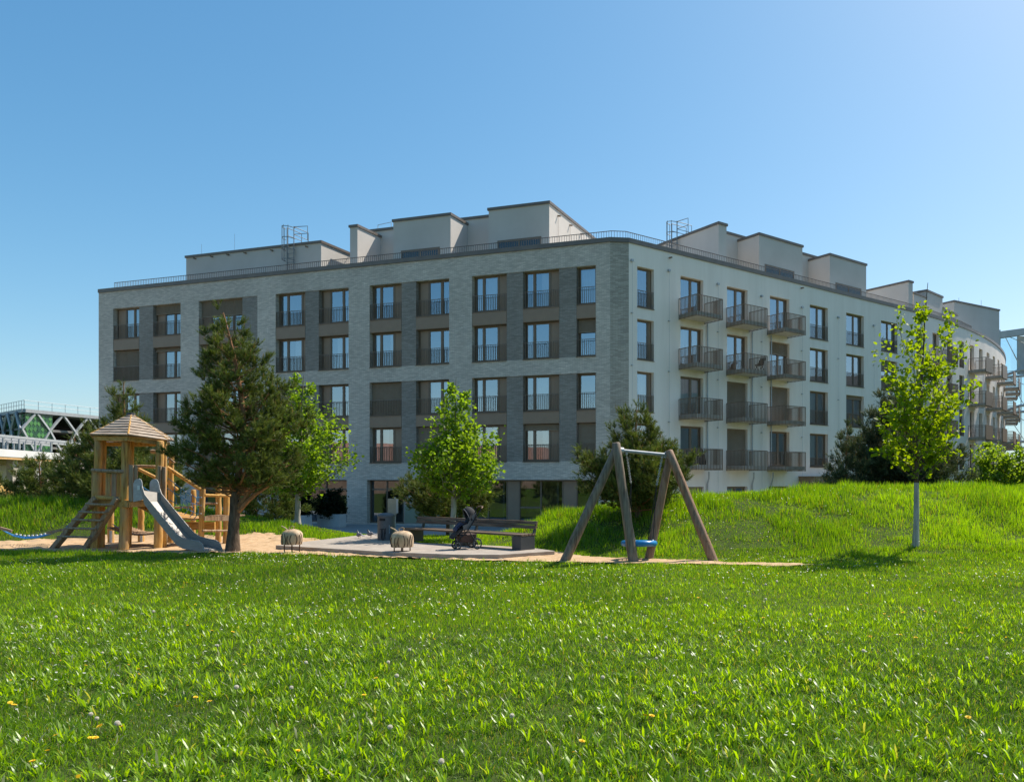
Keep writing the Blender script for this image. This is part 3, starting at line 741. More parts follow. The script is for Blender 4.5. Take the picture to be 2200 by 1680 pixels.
# spouts on the first block and on the lit side of the last one
g = MB()
for px, py in ((501,662),(544,657),(586,652.5),(630,648),(698,641.5),(727,638),(787,632)):
    px, py = px/1.1905, py/1.1905
    s, z = pxz(FL, px + 0, py, V); g.tube([(s, V, z), (s, V-.22, z-.02)], .05, 6)
g.build('overflow_spout', M['bronze'], pn1)
s3 = lx(1180, V); g = MB()
for k in range(4): g.tube([(s3, V+1.2+1.8*k, pxz(FL,1180,432,V)[1]-.5), (s3+.2, V+1.2+1.8*k, pxz(FL,1180,432,V)[1]-.54)], .05, 6); g.tube([(s3+.05, V+1.2+1.8*k, ROOF), (s3+.05, V+1.2+1.8*k, pxz(FL,1180,432,V)[1]-.5)], .007, 4)
g.build('overflow_spout', M['bronze'], pn3)
VR = 1.9
def pR(p0, p1, ppx, ppy, v0, v1, **k): return pent(FR, rx(p0, v0), rx(p1, v0), v0, v1, pxz(FR, ppx, ppy, v0)[1], **k)
pr1 = pR(1544, 1561, 1544, 476.5, VR, VR + 6.5); pR(1559, 1640, 1561, 497.5, VR + 2.0, VR + 8); pr2 = pR(1631, 1724, 1631, 500, VR, VR + 8)
pR(1720, 1795, 1724, 542.5, VR + 2.0, VR + 8); pr3 = pR(1783, 1861, 1784, 544.5, VR, VR + 8)
pR(1952, 1961, 1952, 602, VR, VR + 9); pwin(FR, pr2, 1643, 1706, 568, 583, VR); pwin(FR, pr3, 1795, 1850, 608, 620, VR)
# blocks over the curved end, stepping with the arc
def pentW(p, q, depth, zt):
    p = np.array(p); q = np.array(q); d = q - p; L = float(np.hypot(*d)); d /= L
    return pent((p, d, np.array([-d[1], d[0]])), 0, L, 0, depth, zt)
io = offset_path(OUT, 2.0)
def arcpt(k): i = int(k); t = k - i; return io[3+i] * (1-t) + io[4+i] * t
def pwx(px, k0):
    """arc position seen at column px"""
    best = min(np.arange(0, NSEG - .01, .02), key=lambda k: abs(arcpt(k)[0] / arcpt(k)[1] * F + CX - px)); return best
for (p0, p1, py) in ((1963, 1990, 627), (1991, 2025, 622), (2026, 2057, 660)):
    k0, k1 = pwx(p0, 0), pwx(p1, 0); a, b = arcpt(k0), arcpt(k1); pentW(a, b, 5, zat(py, a[1]))
ka = pwx(2056, 0); a = arcpt(ka) + np.array([-.2, .5]); Yb = 78.0
b = np.array([(2147 - CX) / F * Yb, Yb]); a = np.array([(2050 - CX) / F * 74.0, 74.0])
pent_end = pentW(a, b, 7, zat(665, Yb))

def cage_ladder(fr, s, v, z0, z1, sc=1.0, parent=None, name='roof_ladder'):
    g = MB(); w = .28
    for x in (-w, w): g.tube([(s+x, v-.12, z0), (s+x, v-.12, z1+1.0), ], .028, 6)
    for k in range(int((z1 - z0) / .3)): g.tube([(s-w, v-.12, z0+.2+.3*k), (s+w, v-.12, z0+.2+.3*k)], .014, 5)
    for z in np.arange(z0 + 1.5, z1 + 1.1, .72):
        g.tube([(s + .38*math.cos(t), v - .14 - .62*math.sin(t), z) for t in np.linspace(0, math.pi, 9)], .024, 5)
    for t in np.linspace(.15, math.pi-.15, 5): g.tube([(s + .38*math.cos(t), v-.14-.62*math.sin(t), z0+1.5), (s+.38*math.cos(t), v-.14-.62*math.sin(t), z1+1.0)], .02, 5)
    for x in (-w, w):
        g.tube([(s+x, v-.12, z1+1.0), (s+x, v+1.2, z1+1.0), (s+x, v+1.2, z1)], .024, 6); g.tube([(s+x, v-.12, z1+.5), (s+x, v+1.2, z1+.5)], .02, 6)
    g.tube([(s+w, v-.12, z1+1.0), (s+w+1.1, v-.1, z1+.95), (s+w+1.1, v-.1, z1)], .024, 6); g.tube([(s+w, v-.12, z1+.5), (s+w+1.1, v-.1, z1+.47)], .02, 6)
    return bpart(g, name, M['ladder'], fr)
M['ladder'] = mat('ladder_steel', (.17,.19,.20), (.23,.25,.26), scale=6, rough=.6)
s, z = pxz(FL, 627, 522, V); cage_ladder(FL, s, V, ROOF - .2, z)
s, z = pxz(FR, 1470, 515, VR + 5.2)
g_s = rx(1544, VR) - .02
cage_ladder((np.array(wpt(FR, g_s, VR + 4.2)), -FR[2], FR[1]), 0, 0, ROOF - .2, pxz(FR, 1544, 476.5, VR)[1])
s4 = rx(1952, VR) - .02
cage_ladder((np.array(wpt(FR, s4, VR + 6.4)), -FR[2], FR[1]), 0, 0, ROOF - .2, pxz(FR, 1952, 602, VR)[1])
g = MB(); s, z = pxz(FL, 812, 481, V + 4); g.tube([(s,V+4,z-1.2),(s,V+4,z-.1),(s+1.1,V+4,z),(s+1.1,V+4,z-1.2)], .025, 5); g.tube([(s-.6,V+4,z-.5),(s,V+4,z-.4),(s+1.1,V+4,z-.35)], .022, 5); bpart(g, 'roof_guard', M['galv'], FL)
for px, py, v in ((433, 525, 4), (504, 503, 4)):
    s, z = pxz(FL, px, py, V + v); bpart(MB().tube([(s, V+v, ROOF), (s, V+v, z)], .012, 4), 'lightning_rod', M['galv'], FL)
for px, py, Y in ((2060 + 0, 640, 79), (2108, 645, 80)):
    q = P(px, py, Y); bpart(MB().tube([(q.x, q.y, ROOF+1), tuple(q)], .02, 4), 'lightning_rod', M['galv'])
# ------------------------------------------------------------------ vegetation
def color_mesh(name, verts, faces_idx, nper, cols, m, parent=None, smooth=False):
    """verts (N,3), faces_idx (K,nper) all of one size, cols (N,3) -> object with colour attribute 'Col'"""
    me = bpy.data.meshes.new(name); n, k = len(verts), len(faces_idx)
    me.vertices.add(n); me.vertices.foreach_set('co', np.ascontiguousarray(verts, np.float32).ravel())
    me.loops.add(k * nper); me.loops.foreach_set('vertex_index', np.ascontiguousarray(faces_idx, np.int32).ravel())
    me.polygons.add(k); me.polygons.foreach_set('loop_start', np.arange(0, k * nper, nper, dtype=np.int32))
    me.update(calc_edges=True)
    at = me.color_attributes.new('Col', 'FLOAT_COLOR', 'POINT')
    at.data.foreach_set('color', np.concatenate([cols, np.ones((n, 1))], 1).astype(np.float32).ravel())
    me.materials.append(m)
    if smooth: me.shade_smooth()
    o = bpy.data.objects.new(name, me); COL.objects.link(o)
    if parent is not None: o.parent = parent
    return o
def unit(v): return v / np.maximum(np.linalg.norm(v, axis=-1, keepdims=True), 1e-9)

# ---- grass ---------------------------------------------------------------
def blades(X, Y, Z, h, w, lean, rng, col, droop=.5, segs=2):
    """curved blades: base pair, mid pair, tip (3 triangles)"""
    n = len(X); a = rng.uniform(0, 2*np.pi, n); d = np.stack([np.cos(a), np.sin(a), 0*a], 1)
    f = rng.uniform(0, 2*np.pi, n); s = np.stack([np.cos(f), np.sin(f), 0*f], 1) * (w[:,None] / 2)
    b = np.stack([X, Y, Z - .012], 1); up = np.array([0,0,1.])
    if segs == 1:       # distant blades: one triangle each
        tip = b + up * h[:,None] + d * (lean * h)[:,None] * .6; v = np.stack([b - s, b + s, tip], 1).reshape(-1, 3)
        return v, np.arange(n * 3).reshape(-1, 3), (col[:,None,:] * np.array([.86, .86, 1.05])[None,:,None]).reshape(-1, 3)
    L = (lean * h)[:,None]; mid = b + up * (h * .55)[:,None] + d * L * .35
    tip = b + up * (h * (1 - droop * lean * .5))[:,None] + d * L
    v = np.stack([b - s*.8, b + s*.8, mid - s, mid + s, tip], 1).reshape(-1, 3)
    i = (np.arange(n) * 5)[:,None]
    f3 = np.concatenate([i + [0,1,3], i + [0,3,2], i + [2,3,4]], 1).reshape(-1, 3)
    sh = np.array([.55, .55, .95, .95, 1.15])[None,:,None]      # blade colour darker towards the base, paler towards the tip
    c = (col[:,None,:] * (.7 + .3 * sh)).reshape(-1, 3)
    return v, f3, c
def join(parts):
    off = 0; V_, F_, C_ = [], [], []
    for v, f, c in parts: V_.append(v); F_.append(f + off); C_.append(c); off += len(v)
    return np.concatenate(V_), np.concatenate(F_), np.concatenate(C_)
NOGRASS = [[(p.x, p.y) for p in SAND], [(p.x, p.y) for p in SLAB], PLAZA]
def free(X, Y, jitter=.0, rng=None):
    ok = np.ones(len(X), bool)
    jx = rng.normal(0, jitter, len(X)) if jitter else 0; jy = rng.normal(0, jitter, len(X)) if jitter else 0
    for i, pl in enumerate(NOGRASS): ok &= ~in_poly(X + (jx if i == 0 else 0), Y + (jy if i == 0 else 0), pl)
    return ok
def scatter(rng, y0, y1, dens):
    """uniform points in the strip the camera can see between two distances, with a margin each side"""
    xl0, xr0 = (-60 - CX) / F * y1 - .8, (2260 - CX) / F * y1 + .8
    n = int((xr0 - xl0) * (y1 - y0) * dens); X = rng.uniform(xl0, xr0, n); Y = rng.uniform(y0, y1, n)
    k = (X > (-60 - CX) / F * Y - .8) & (X < (2260 - CX) / F * Y + .8); return X[k], Y[k]
def grass_col(rng, X, Y, n, base=((.055,.135,.009), (.225,.385,.018))):
    t = np.clip(.46 + .30 * vnoise(X, Y, .8, 21) + .22 * vnoise(X, Y, .25, 22) + rng.normal(0, .32, n), 0, 1.2)[:,None]
    c = np.array(base[0]) * (1 - t) + np.array(base[1]) * t
    dry = (rng.random(n) < .07)[:,None]; return np.where(dry, np.array([.30,.27,.13]), c)
rng = np.random.default_rng(11)
parts = []
for y0, y1, dens, hh, ww in ((4.0, 6.2, 4000, .055, .0045), (6.2, 9, 2500, .055, .006), (9, 13, 1900, .055, .0095), (13, 18.5, 1150, .055, .014)):
    X, Y = scatter(rng, y0, y1, dens); k = free(X, Y, .12, rng); X, Y = X[k], Y[k]; Z = H(X, Y); n = len(X)
    z_m = Z > .12
    cl = np.clip(.95 + .4 * vnoise(X, Y, 1.6, 31) + .3 * vnoise(X, Y, 4.5, 32), .5, 1.7)
    h = rng.uniform(.6, 1.35, n) * hh * cl * np.where(z_m, 1.9, 1)
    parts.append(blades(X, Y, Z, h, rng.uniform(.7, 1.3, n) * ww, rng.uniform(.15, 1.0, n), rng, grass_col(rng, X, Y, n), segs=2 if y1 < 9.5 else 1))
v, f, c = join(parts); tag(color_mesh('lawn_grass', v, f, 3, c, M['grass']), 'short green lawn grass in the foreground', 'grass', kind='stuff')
# taller grass of the two mounds and of the strip behind the path
parts = []
for y0, y1, dens, hh, ww in ((17, 21, 820, .20, .017), (21, 25.6, 660, .20, .02), (25.6, 36.5, 200, .12, .028)):
    X, Y = scatter(rng, y0, y1, dens); k = free(X, Y, .10, rng); X, Y = X[k], Y[k]; Z = H(X, Y); n = len(X)
    up = np.clip((Z - .02) / .35, 0, 1); k = (up > .02) | (Y > 18.4); X, Y, Z, up = X[k], Y[k], Z[k], up[k]; n = len(X)
    cl = np.clip(.8 + .65 * vnoise(X, Y, .9, 41) + .5 * vnoise(X, Y, 2.6, 42), .2, 2.0)
    h = rng.uniform(.55, 1.4, n) * hh * cl * (.42 + .58 * up)
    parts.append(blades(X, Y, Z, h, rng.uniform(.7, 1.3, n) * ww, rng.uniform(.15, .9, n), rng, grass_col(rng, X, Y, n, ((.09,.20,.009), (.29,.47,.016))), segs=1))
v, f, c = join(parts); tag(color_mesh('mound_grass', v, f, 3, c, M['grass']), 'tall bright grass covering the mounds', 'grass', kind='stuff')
# broad-leaved weeds: rosettes of ribbed strap leaves
def rosettes(rng, X, Y, size, nl, wid, col0, col1):
    n = len(X); Z = H(X, Y); V_, F_, C_ = [], [], []; N = n * nl
    X = np.repeat(X, nl) + rng.normal(0, .012, N); Y = np.repeat(Y, nl) + rng.normal(0, .012, N); Z = np.repeat(Z, nl); S = np.repeat(size, nl) * rng.uniform(.55, 1.2, N)
    a = rng.uniform(0, 2*np.pi, N); el = rng.uniform(.95, 1.55, N)
    d = np.stack([np.cos(a), np.sin(a), 0*a], 1); s = np.stack([-np.sin(a), np.cos(a), 0*a], 1); up = np.array([0,0,1.])
    b = np.stack([X, Y, Z - .01], 1); w = (wid * S / .12 * rng.uniform(.7, 1.2, N))[:,None]; pts = []
    for t, wf in ((0, .25), (.35, .9), (.7, 1.0), (1.0, .08)):
        bend = el[:,None] - .5 * t * rng.uniform(.4, 1.0, N)[:,None] * (t > .3)
        p = b + S[:,None] * t * (d * np.cos(bend) + up * np.sin(bend)); pts += [p - s * w * wf * .5, p + s * w * wf * .5]
    v = np.stack(pts, 1).reshape(-1, 3); i = (np.arange(N) * 8)[:,None]
    f4 = np.concatenate([i + [0,1,3,2], i + [2,3,5,4], i + [4,5,7,6]], 1).reshape(-1, 4)
    t = rng.random(N)[:,None]; c = np.array(col0) * (1 - t) + np.array(col1) * t
    pale = (rng.random(N) < .05)[:,None]; c = np.where(pale, np.array([.33,.34,.20]), c)
    return v, f4, np.repeat(c, 8, 0)
parts = []
for y0, y1, dens, sz, nl in ((4.0, 7, 215, .11, 7), (7, 11, 125, .105, 6), (11, 17.5, 45, .095, 4)):
    X, Y = scatter(rng, y0, y1, dens); pr = np.clip(.48 + .5 * vnoise(X, Y, .75, 51) + .35 * vnoise(X, Y, 2.4, 52), 0, 1)
    k = free(X, Y) & (rng.random(len(X)) < pr); X, Y = X[k], Y[k]
    parts.append(rosettes(rng, X, Y, rng.uniform(.65, 1.3, len(X)) * sz, nl, .0125, (.12,.235,.009), (.31,.47,.016)))
v, f, c = join(parts); tag(color_mesh('broad_leaf_weeds', v, f, 4, c, M['grass'], smooth=True), 'broad strap-leaved weeds growing in tufts through the lawn', 'weeds', kind='stuff')
# daisies scattered as tiny white discs
def daisies():
    X, Y = scatter(rng, 4.2, 19, 22.0); X2, Y2 = scatter(rng, 17.5, 23, 20); X = np.concatenate([X, X2]); Y = np.concatenate([Y, Y2])
    pr = np.clip(.25 + .9 * vnoise(X, Y, .5, 61), 0, 1); k = free(X, Y) & (rng.random(len(X)) < pr); X, Y = X[k], Y[k]; n = len(X); Z = H(X, Y)
    z = Z + np.where(Z > .15, rng.uniform(.10, .2, n), rng.uniform(.05, .085, n)); r = rng.uniform(.009, .015, n)
    t = np.arange(6) * np.pi / 3; tx, ty = rng.normal(0, .35, n), rng.normal(-.3, .3, n)
    ring = np.stack([X[:,None] + r[:,None]*np.cos(t), Y[:,None] + r[:,None]*np.sin(t), z[:,None] + r[:,None]*(np.cos(t)*tx[:,None] + np.sin(t)*ty[:,None])], -1).reshape(-1, 3)
    yel = rng.random(n) < .16; c = np.where(yel[:,None], np.array([.72,.42,.02]), np.array([.75,.75,.70]))
    return color_mesh('daisies', ring, np.arange(n*6).reshape(n, 6), 6, np.repeat(c, 6, 0), M['petal'])
tag(daisies(), 'tiny white daisies dotted through the grass', 'flowers', kind='stuff')

# ---- trees ---------------------------------------------------------------
def limb_path(p0, p1, rng, sag=.0, n=5, wig=.05):
    p0, p1 = np.array(p0, float), np.array(p1, float); L = np.linalg.norm(p1 - p0); t = np.linspace(0, 1, n)[:,None]
    p = p0 + (p1 - p0) * t; p[:,2] += sag * L * np.sin(np.pi * t[:,0]); p[1:-1] += rng.normal(0, wig * L, (n - 2, 3)) * .5
    return p
def sub_at(path, t):
    k = t * (len(path) - 1); i = np.minimum(k.astype(int), len(path) - 2); f = (k - i)[:,None]
    return path[i] * (1 - f) + path[i+1] * f, unit(path[i+1] - path[i])

def pine(name, base, axis_pts, env, rng_seed, nb, tw, label, group=None, trunk_r=.1, needle=(.085, .0095), twig=.20, kn=44, cols=((.055,.088,.018), (.20,.235,.05)), candles=.12, extra=(), lean_up=.5, red_from=.45, droop=0.0, low=0.0, tmin=.02):
    """axis_pts: trunk polyline in world; env: list of (fraction of height, radius)"""
    rng = np.random.default_rng(rng_seed); root = empty(name, tuple(base)); tag(root, label, 'tree', group)
    ax = np.array(axis_pts, float) - np.array(base); hs = np.linspace(0, 1, len(ax))
    def axis_at(t): return np.array([np.interp(t, hs, ax[:,i]) for i in range(3)])
    n_s = 12; ts = np.linspace(0, 1, n_s); pts = [axis_at(t) + np.append(rng.normal(0, trunk_r * .12, 2), 0) * (t > 0) for t in ts]
    rad = [trunk_r * (1 - .88 * t) * (1.25 if i == 0 else 1) for i, t in enumerate(ts)]
    k = max(2, int(n_s * red_from)); MB().tube(pts[:k+1], rad[:k+1], 12).build('trunk', M['bark'], root, smooth=True)
    up = MB().tube(pts[k:], [r * .98 for r in rad[k:]], 10).build('upper_trunk', M['bark_red'], root, smooth=True)
    et, er = np.array([e[0] for e in env]), np.array([e[1] for e in env])
    mbL = MB(); TP, TD, TL = [], [], []; ga = rng.uniform(0, 6.28)
    wz = np.linspace(et[0], et[-1], 200); pdf = np.interp(wz, et, er) + .12; cdf = np.cumsum(pdf) / pdf.sum()
    for b in range(nb):
        tt = float(np.interp((b + rng.random()) / nb, cdf, wz)); ga += 2.399 + rng.normal(0, .35); r = float(np.interp(tt, et, er)) * rng.uniform(.55, 1.2)
        d = np.array([math.cos(ga), math.sin(ga), 0]); top = (tt - et[0]) / (et[-1] - et[0])
        H_ = np.linalg.norm(ax[-1] - ax[0]); rise = r * (lean_up + .35 * top - droop * (1 - top)); t0 = max(tmin, tt - rise / H_ * .75)
        p0 = axis_at(t0); p1 = axis_at(tt) + d * r; p1[2] += rise * .3
        path = limb_path(p0, p1, rng, -.10, 5, .05)
        br = max(.008, trunk_r * .36 * (1 - .75 * top) * (.5 + r / er.max() * .5))
        mbL.tube(path, [br, br*.8, br*.6, br*.42, br*.22], 5, cap=False)
        L = np.linalg.norm(p1 - p0); m = max(4, int(tw * (L / 1.0) ** 1.15 * rng.uniform(.8, 1.2)))
        t = np.clip(1 - np.abs(rng.normal(0, .36, m)), .16, 1.0); q, dr = sub_at(path, t)
        side = rng.normal(0, 1, (m, 3)); side[:,2] *= .6; off = side * (.10 * L + .05)
        q = q + off * (.35 + .65 * (1 - t))[:,None] * 1.2; NC = 6      # shoots in tufts that fan upwards and outwards
        mc = max(1, m // NC); q = np.repeat(q[:mc], NC, 0); dr = np.repeat(dr[:mc], NC, 0); of = np.repeat(unit(off[:mc]), NC, 0); m = mc * NC
        dd = unit(dr * .55 + of * .4 + np.array([0,0,.55 + .5*top]) + rng.normal(0, .55, (m, 3))); q = q + dd * .03
        TP.append(q); TD.append(dd); TL.append(np.full(m, twig) * rng.uniform(.55, 1.3, m))
    for (q0, q1, m, sp) in extra:      # clumps on named limbs
        path = limb_path(np.array(q0) - np.array(base), np.array(q1) - np.array(base), rng, .06, 5, .04)
        MB().tube(path, [trunk_r*.5, trunk_r*.42, trunk_r*.34, trunk_r*.24, trunk_r*.1], 7, cap=False).build('limb', M['bark_red'], root, smooth=True)
        q, dr = sub_at(path, rng.uniform(.55, 1, m)); off = rng.normal(0, sp, (m, 3)); off[:,2] *= .6
        TP.append(q + off); TD.append(unit(dr * .4 + unit(off) * .7 + np.array([0,0,.5]) + rng.normal(0,.2,(m,3)))); TL.append(np.full(m, twig) * rng.uniform(.6, 1.2, m))
    mbL.build('branch', M['bark_red'], root, smooth=True)
    P_ = np.concatenate(TP); D_ = np.concatenate(TD); L_ = np.concatenate(TL)
    if low: kx = P_[:,2] > low; P_, D_, L_ = P_[kx], D_[kx], L_[kx]
    kn = int(kn * .65); n = len(P_); N = n * kn
    tpar = rng.uniform(0, 1, (n, kn)); a = rng.uniform(0, 2*np.pi, (n, kn)); sp = rng.uniform(.45, 1.0, (n, kn)) * (1.1 - .45 * tpar)
    ref = np.where(np.abs(D_[:,2:3]) < .9, np.array([[0,0,1.]]), np.array([[1.,0,0]])); u = unit(np.cross(D_, ref)); w = np.cross(D_, u)
    nd = unit(D_[:,None] * np.cos(sp)[...,None] + (u[:,None] * np.cos(a)[...,None] + w[:,None] * np.sin(a)[...,None]) * np.sin(sp)[...,None])
    b0 = P_[:,None] + D_[:,None] * (tpar * L_[:,None])[...,None]; ln = needle[0] * rng.uniform(.7, 1.25, (n, kn))[...,None]
    sd = unit(np.cross(nd, rng.normal(0, 1, (n, kn, 3)))) * needle[1] * .66
    v = np.stack([b0 - sd, b0 + sd, b0 + nd * ln], 2).reshape(-1, 3)
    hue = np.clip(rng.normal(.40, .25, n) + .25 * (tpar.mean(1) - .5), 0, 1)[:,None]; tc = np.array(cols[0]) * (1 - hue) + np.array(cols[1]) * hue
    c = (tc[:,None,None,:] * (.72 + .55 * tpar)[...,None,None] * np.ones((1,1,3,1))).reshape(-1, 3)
    fcs = np.arange(N * 3).reshape(-1, 3)
    # spring candles: upright pale shoots at twig ends
    rr = rng.random(n) < candles * (P_[:,2] > np.quantile(P_[:,2], .45)) ; q = P_[rr] + D_[rr] * L_[rr][:,None]; m = len(q)
    if m:
        hh = rng.uniform(.06, .17, m)[:,None]; e = unit(D_[rr] * .3 + np.array([0,0,1.])) * hh; s1 = np.array([.010,0,0]); s2 = np.array([0,.010,0])
        cv = np.stack([q - s1, q + s1, q + e, q - s2, q + s2, q + e], 1).reshape(-1, 3)
        cf = np.arange(m * 6).reshape(-1, 3) + len(v); v = np.concatenate([v, cv]); fcs = np.concatenate([fcs, cf]); c = np.concatenate([c, np.tile([.34,.22,.10], (m * 6, 1)) * rng.uniform(.7, 1.2, (m, 1)).repeat(6, 0)])
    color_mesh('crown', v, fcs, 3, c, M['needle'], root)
    return root

def leafy(name, base, axis_pts, env, seed, nb, per, label, leaf=.075, cols=((.11,.20,.015), (.25,.36,.032)), trunk_r=.05, matk='leaf', limewash_to=None, bark='bark_grey', group=None, spread=.10, lean_up=.75, cup=.35, sub=3, cat='tree', shoots=0, lo=.35):
    rng = np.random.default_rng(seed); root = empty(name, tuple(base)); tag(root, label, cat, group)
    ax = np.array(axis_pts, float) - np.array(base); hs = np.linspace(0, 1, len(ax)); Ht = np.linalg.norm(ax[-1] - ax[0])
    def axis_at(t): return np.array([np.interp(t, hs, ax[:,i]) for i in range(3)])
    ts = np.linspace(0, 1, 14); pts = [axis_at(t) + np.append(rng.normal(0, trunk_r * .15, 2), 0) * (t > 0) for t in ts]; rad = [max(.006, trunk_r * (1 - .9 * t ** 1.3)) * (1.2 if i == 0 else 1) for i, t in enumerate(ts)]
    k = 3 if limewash_to is None else max(1, int(round(limewash_to * 13)))
    MB().tube(pts[:k+1], rad[:k+1], 10).build('trunk', M['limewash' if limewash_to else bark], root, smooth=True)
    MB().tube(pts[k:], [r * .97 for r in rad[k:]], 9).build('upper_trunk', M[bark], root, smooth=True)
    et, er = np.array([e[0] for e in env]), np.array([e[1] for e in env]); mbL = MB(); Q, DQ = [], []; ga = rng.uniform(0, 6)
    wz = np.linspace(et[0], et[-1], 200); pdf = np.interp(wz, et, er) ** 1.3 + .05; cdf = np.cumsum(pdf) / pdf.sum()
    for b in range(nb):
        tt = float(np.interp((b + rng.random()) / nb, cdf, wz)); ga += 2.399 + rng.normal(0, .4); r = float(np.interp(tt, et, er)) * rng.uniform(.55, 1.12)
        top = (tt - et[0]) / (et[-1] - et[0]); d = np.array([math.cos(ga), math.sin(ga), 0]); rise = r * (lean_up + .8 * top)
        p0 = axis_at(max(.02, tt - rise / Ht)); p1 = axis_at(tt) + d * r; path = limb_path(p0, p1, rng, -.06, 6, .06); L = np.linalg.norm(p1 - p0)
        br = max(.006, trunk_r * .30 * (1 - .6 * top)); mbL.tube(path, np.linspace(br, br * .25, 6), 5, cap=False)
        tips = [(path, lo)]
        for s in range(sub):
            q0, dr = sub_at(path, np.array([rng.uniform(.4, .95)])); e = q0[0] + (unit(dr[0] + rng.normal(0, .55, 3)) + np.array([0,0,.25])) * L * rng.uniform(.22, .4)
            sp = limb_path(q0[0], e, rng, 0, 4, .05); mbL.tube(sp, np.linspace(br * .4, br * .12, 4), 4, cap=False); tips.append((sp, .15))
        for pth, lo in tips:
            m = int(per * rng.uniform(.7, 1.3)); t = rng.uniform(lo, 1.04, m).clip(0, 1); q, dr = sub_at(pth, t)
            Q.append(q + rng.normal(0, spread, (m, 3)) * (.5 + .5 * L)); DQ.append(unit(dr + rng.normal(0, .8, (m, 3))))
    mbL.build('branch', M[bark], root, smooth=True)
    Q = np.concatenate(Q); D = np.concatenate(DQ); n = len(Q); D[:,2] -= .25; D = unit(D)
    s = unit(np.cross(D, rng.normal(0, 1, (n, 3)) + np.array([0, 0, 1.2]))); nn = np.cross(s, D); l = leaf * rng.uniform(.6, 1.25, n)[:,None]
    p = lambda a, b, c_: Q + D * l * a + s * l * b + nn * l * c_
    v = np.stack([p(0,0,0), p(.35,-.46,cup*.5), p(.8,-.34,cup*.4), p(1.08,0,-.1), p(.8,.34,cup*.4), p(.35,.46,cup*.5)], 1).reshape(-1, 3)
    i = (np.arange(n) * 6)[:,None]; f4 = np.concatenate([i + [0,1,2,3], i + [0,3,4,5]], 1).reshape(-1, 4)
    t = np.clip(rng.normal(.5, .28, n), 0, 1)[:,None]; c = np.repeat(np.array(cols[0]) * (1 - t) + np.array(cols[1]) * t, 6, 0)
    color_mesh('crown', v, f4, 4, c, M[matk], root)
    return root

def ax_px(pts, Y):     # trunk polyline from picture positions at one distance
    return [tuple(P(x, y, Y)) for x, y in pts]
def mpx(Y): return Y / F

# large pine in front of the play tower's end
b = hit(500, 1184); Y = b.y; k = mpx(Y)
pine('pine_tree', b, [tuple(b)] + ax_px([(503,1090),(510,1040),(526,900),(508,780),(480,672)], Y), [(.28,20*k),(.32,42*k),(.37,70*k),(.42,100*k),(.48,120*k),(.555,116*k),(.65,100*k),(.75,64*k),(.83,60*k),(.92,34*k),(1.0,10*k)],
     5, 118, 62, 'tall bushy pine with a forked trunk, largest tree, beside the wooden climbing platform', 'pine trees', trunk_r=.145, kn=40, red_from=.34, lean_up=.2, low=1.62, tmin=.27,
     extra=[(P(512,1098,Y), P(590,1036,Y-.25), 120, .26), (P(512,1088,Y), P(560,1040,Y-.2), 60, .2)])
# pines behind the tower on the left mound
b = Vector(((268-CX)/F*27, 27, 0)); b.z = hz(b.x, b.y); k = mpx(27)
pine('pine_tree', b, [tuple(b)] + ax_px([(268,1000),(266,820)], 27), [(.06,95*k),(.25,118*k),(.45,95*k),(.62,72*k),(.8,34*k),(1.0,8*k)], 6, 105, 72, 'tall pine growing directly behind the shingled play tower', 'pine trees', trunk_r=.1, kn=36, needle=(.095,.010), twig=.27, lean_up=.35)
b = Vector(((170-CX)/F*28, 28, 0)); b.z = hz(b.x, b.y); k = mpx(28)
pine('pine_tree', b, [tuple(b)] + ax_px([(170,1030),(160,935)], 28), [(.05,50*k),(.35,58*k),(.7,34*k),(1.0,6*k)], 7, 40, 60, 'smaller pine left of the play tower in front of the white arcade', 'pine trees', trunk_r=.08, kn=34, needle=(.095,.010), twig=.27, lean_up=.3, candles=.2)
b = Vector(((85-CX)/F*29.5, 29.5, 0)); b.z = hz(b.x, b.y); k = mpx(29.5)
pine('pine_shrub', b, [tuple(b)] + ax_px([(86,1040),(84,985)], 29.5), [(.1,62*k),(.4,64*k),(.7,50*k),(1.0,14*k)], 8, 46, 62, 'low rounded pine shrub on the grass bank at the far left', None, trunk_r=.07, kn=34, needle=(.095,.011), twig=.25, lean_up=.3, candles=.04)
b = Vector(((25-CX)/F*30.5, 30.5, 0)); b.z = hz(b.x, b.y); k = mpx(30.5)
pine('pine_shrub', b, [tuple(b)] + ax_px([(15,1062),(12,1040)], 30.5), [(.1,40*k),(.5,36*k),(1.0,12*k)], 18, 18, 50, 'small pine shrub cut by the left edge beside the yellow parasol', None, trunk_r=.05, kn=30, needle=(.09,.012), twig=.22, lean_up=.3, candles=.04)
# pine on the mound behind the swing
b = hit(1372, 1112); Y = b.y; k = mpx(Y)
pine('pine_tree', b, [tuple(b)] + ax_px([(1372,1040),(1366,960),(1368,872)], Y), [(.14,80*k),(.28,112*k),(.42,118*k),(.56,96*k),(.70,52*k),(.85,40*k),(1.0,10*k)], 9, 95, 80, 'young pine standing on the mound behind the swing', 'pine trees', trunk_r=.085, kn=38, needle=(.085,.0085), lean_up=.35, low=.25)
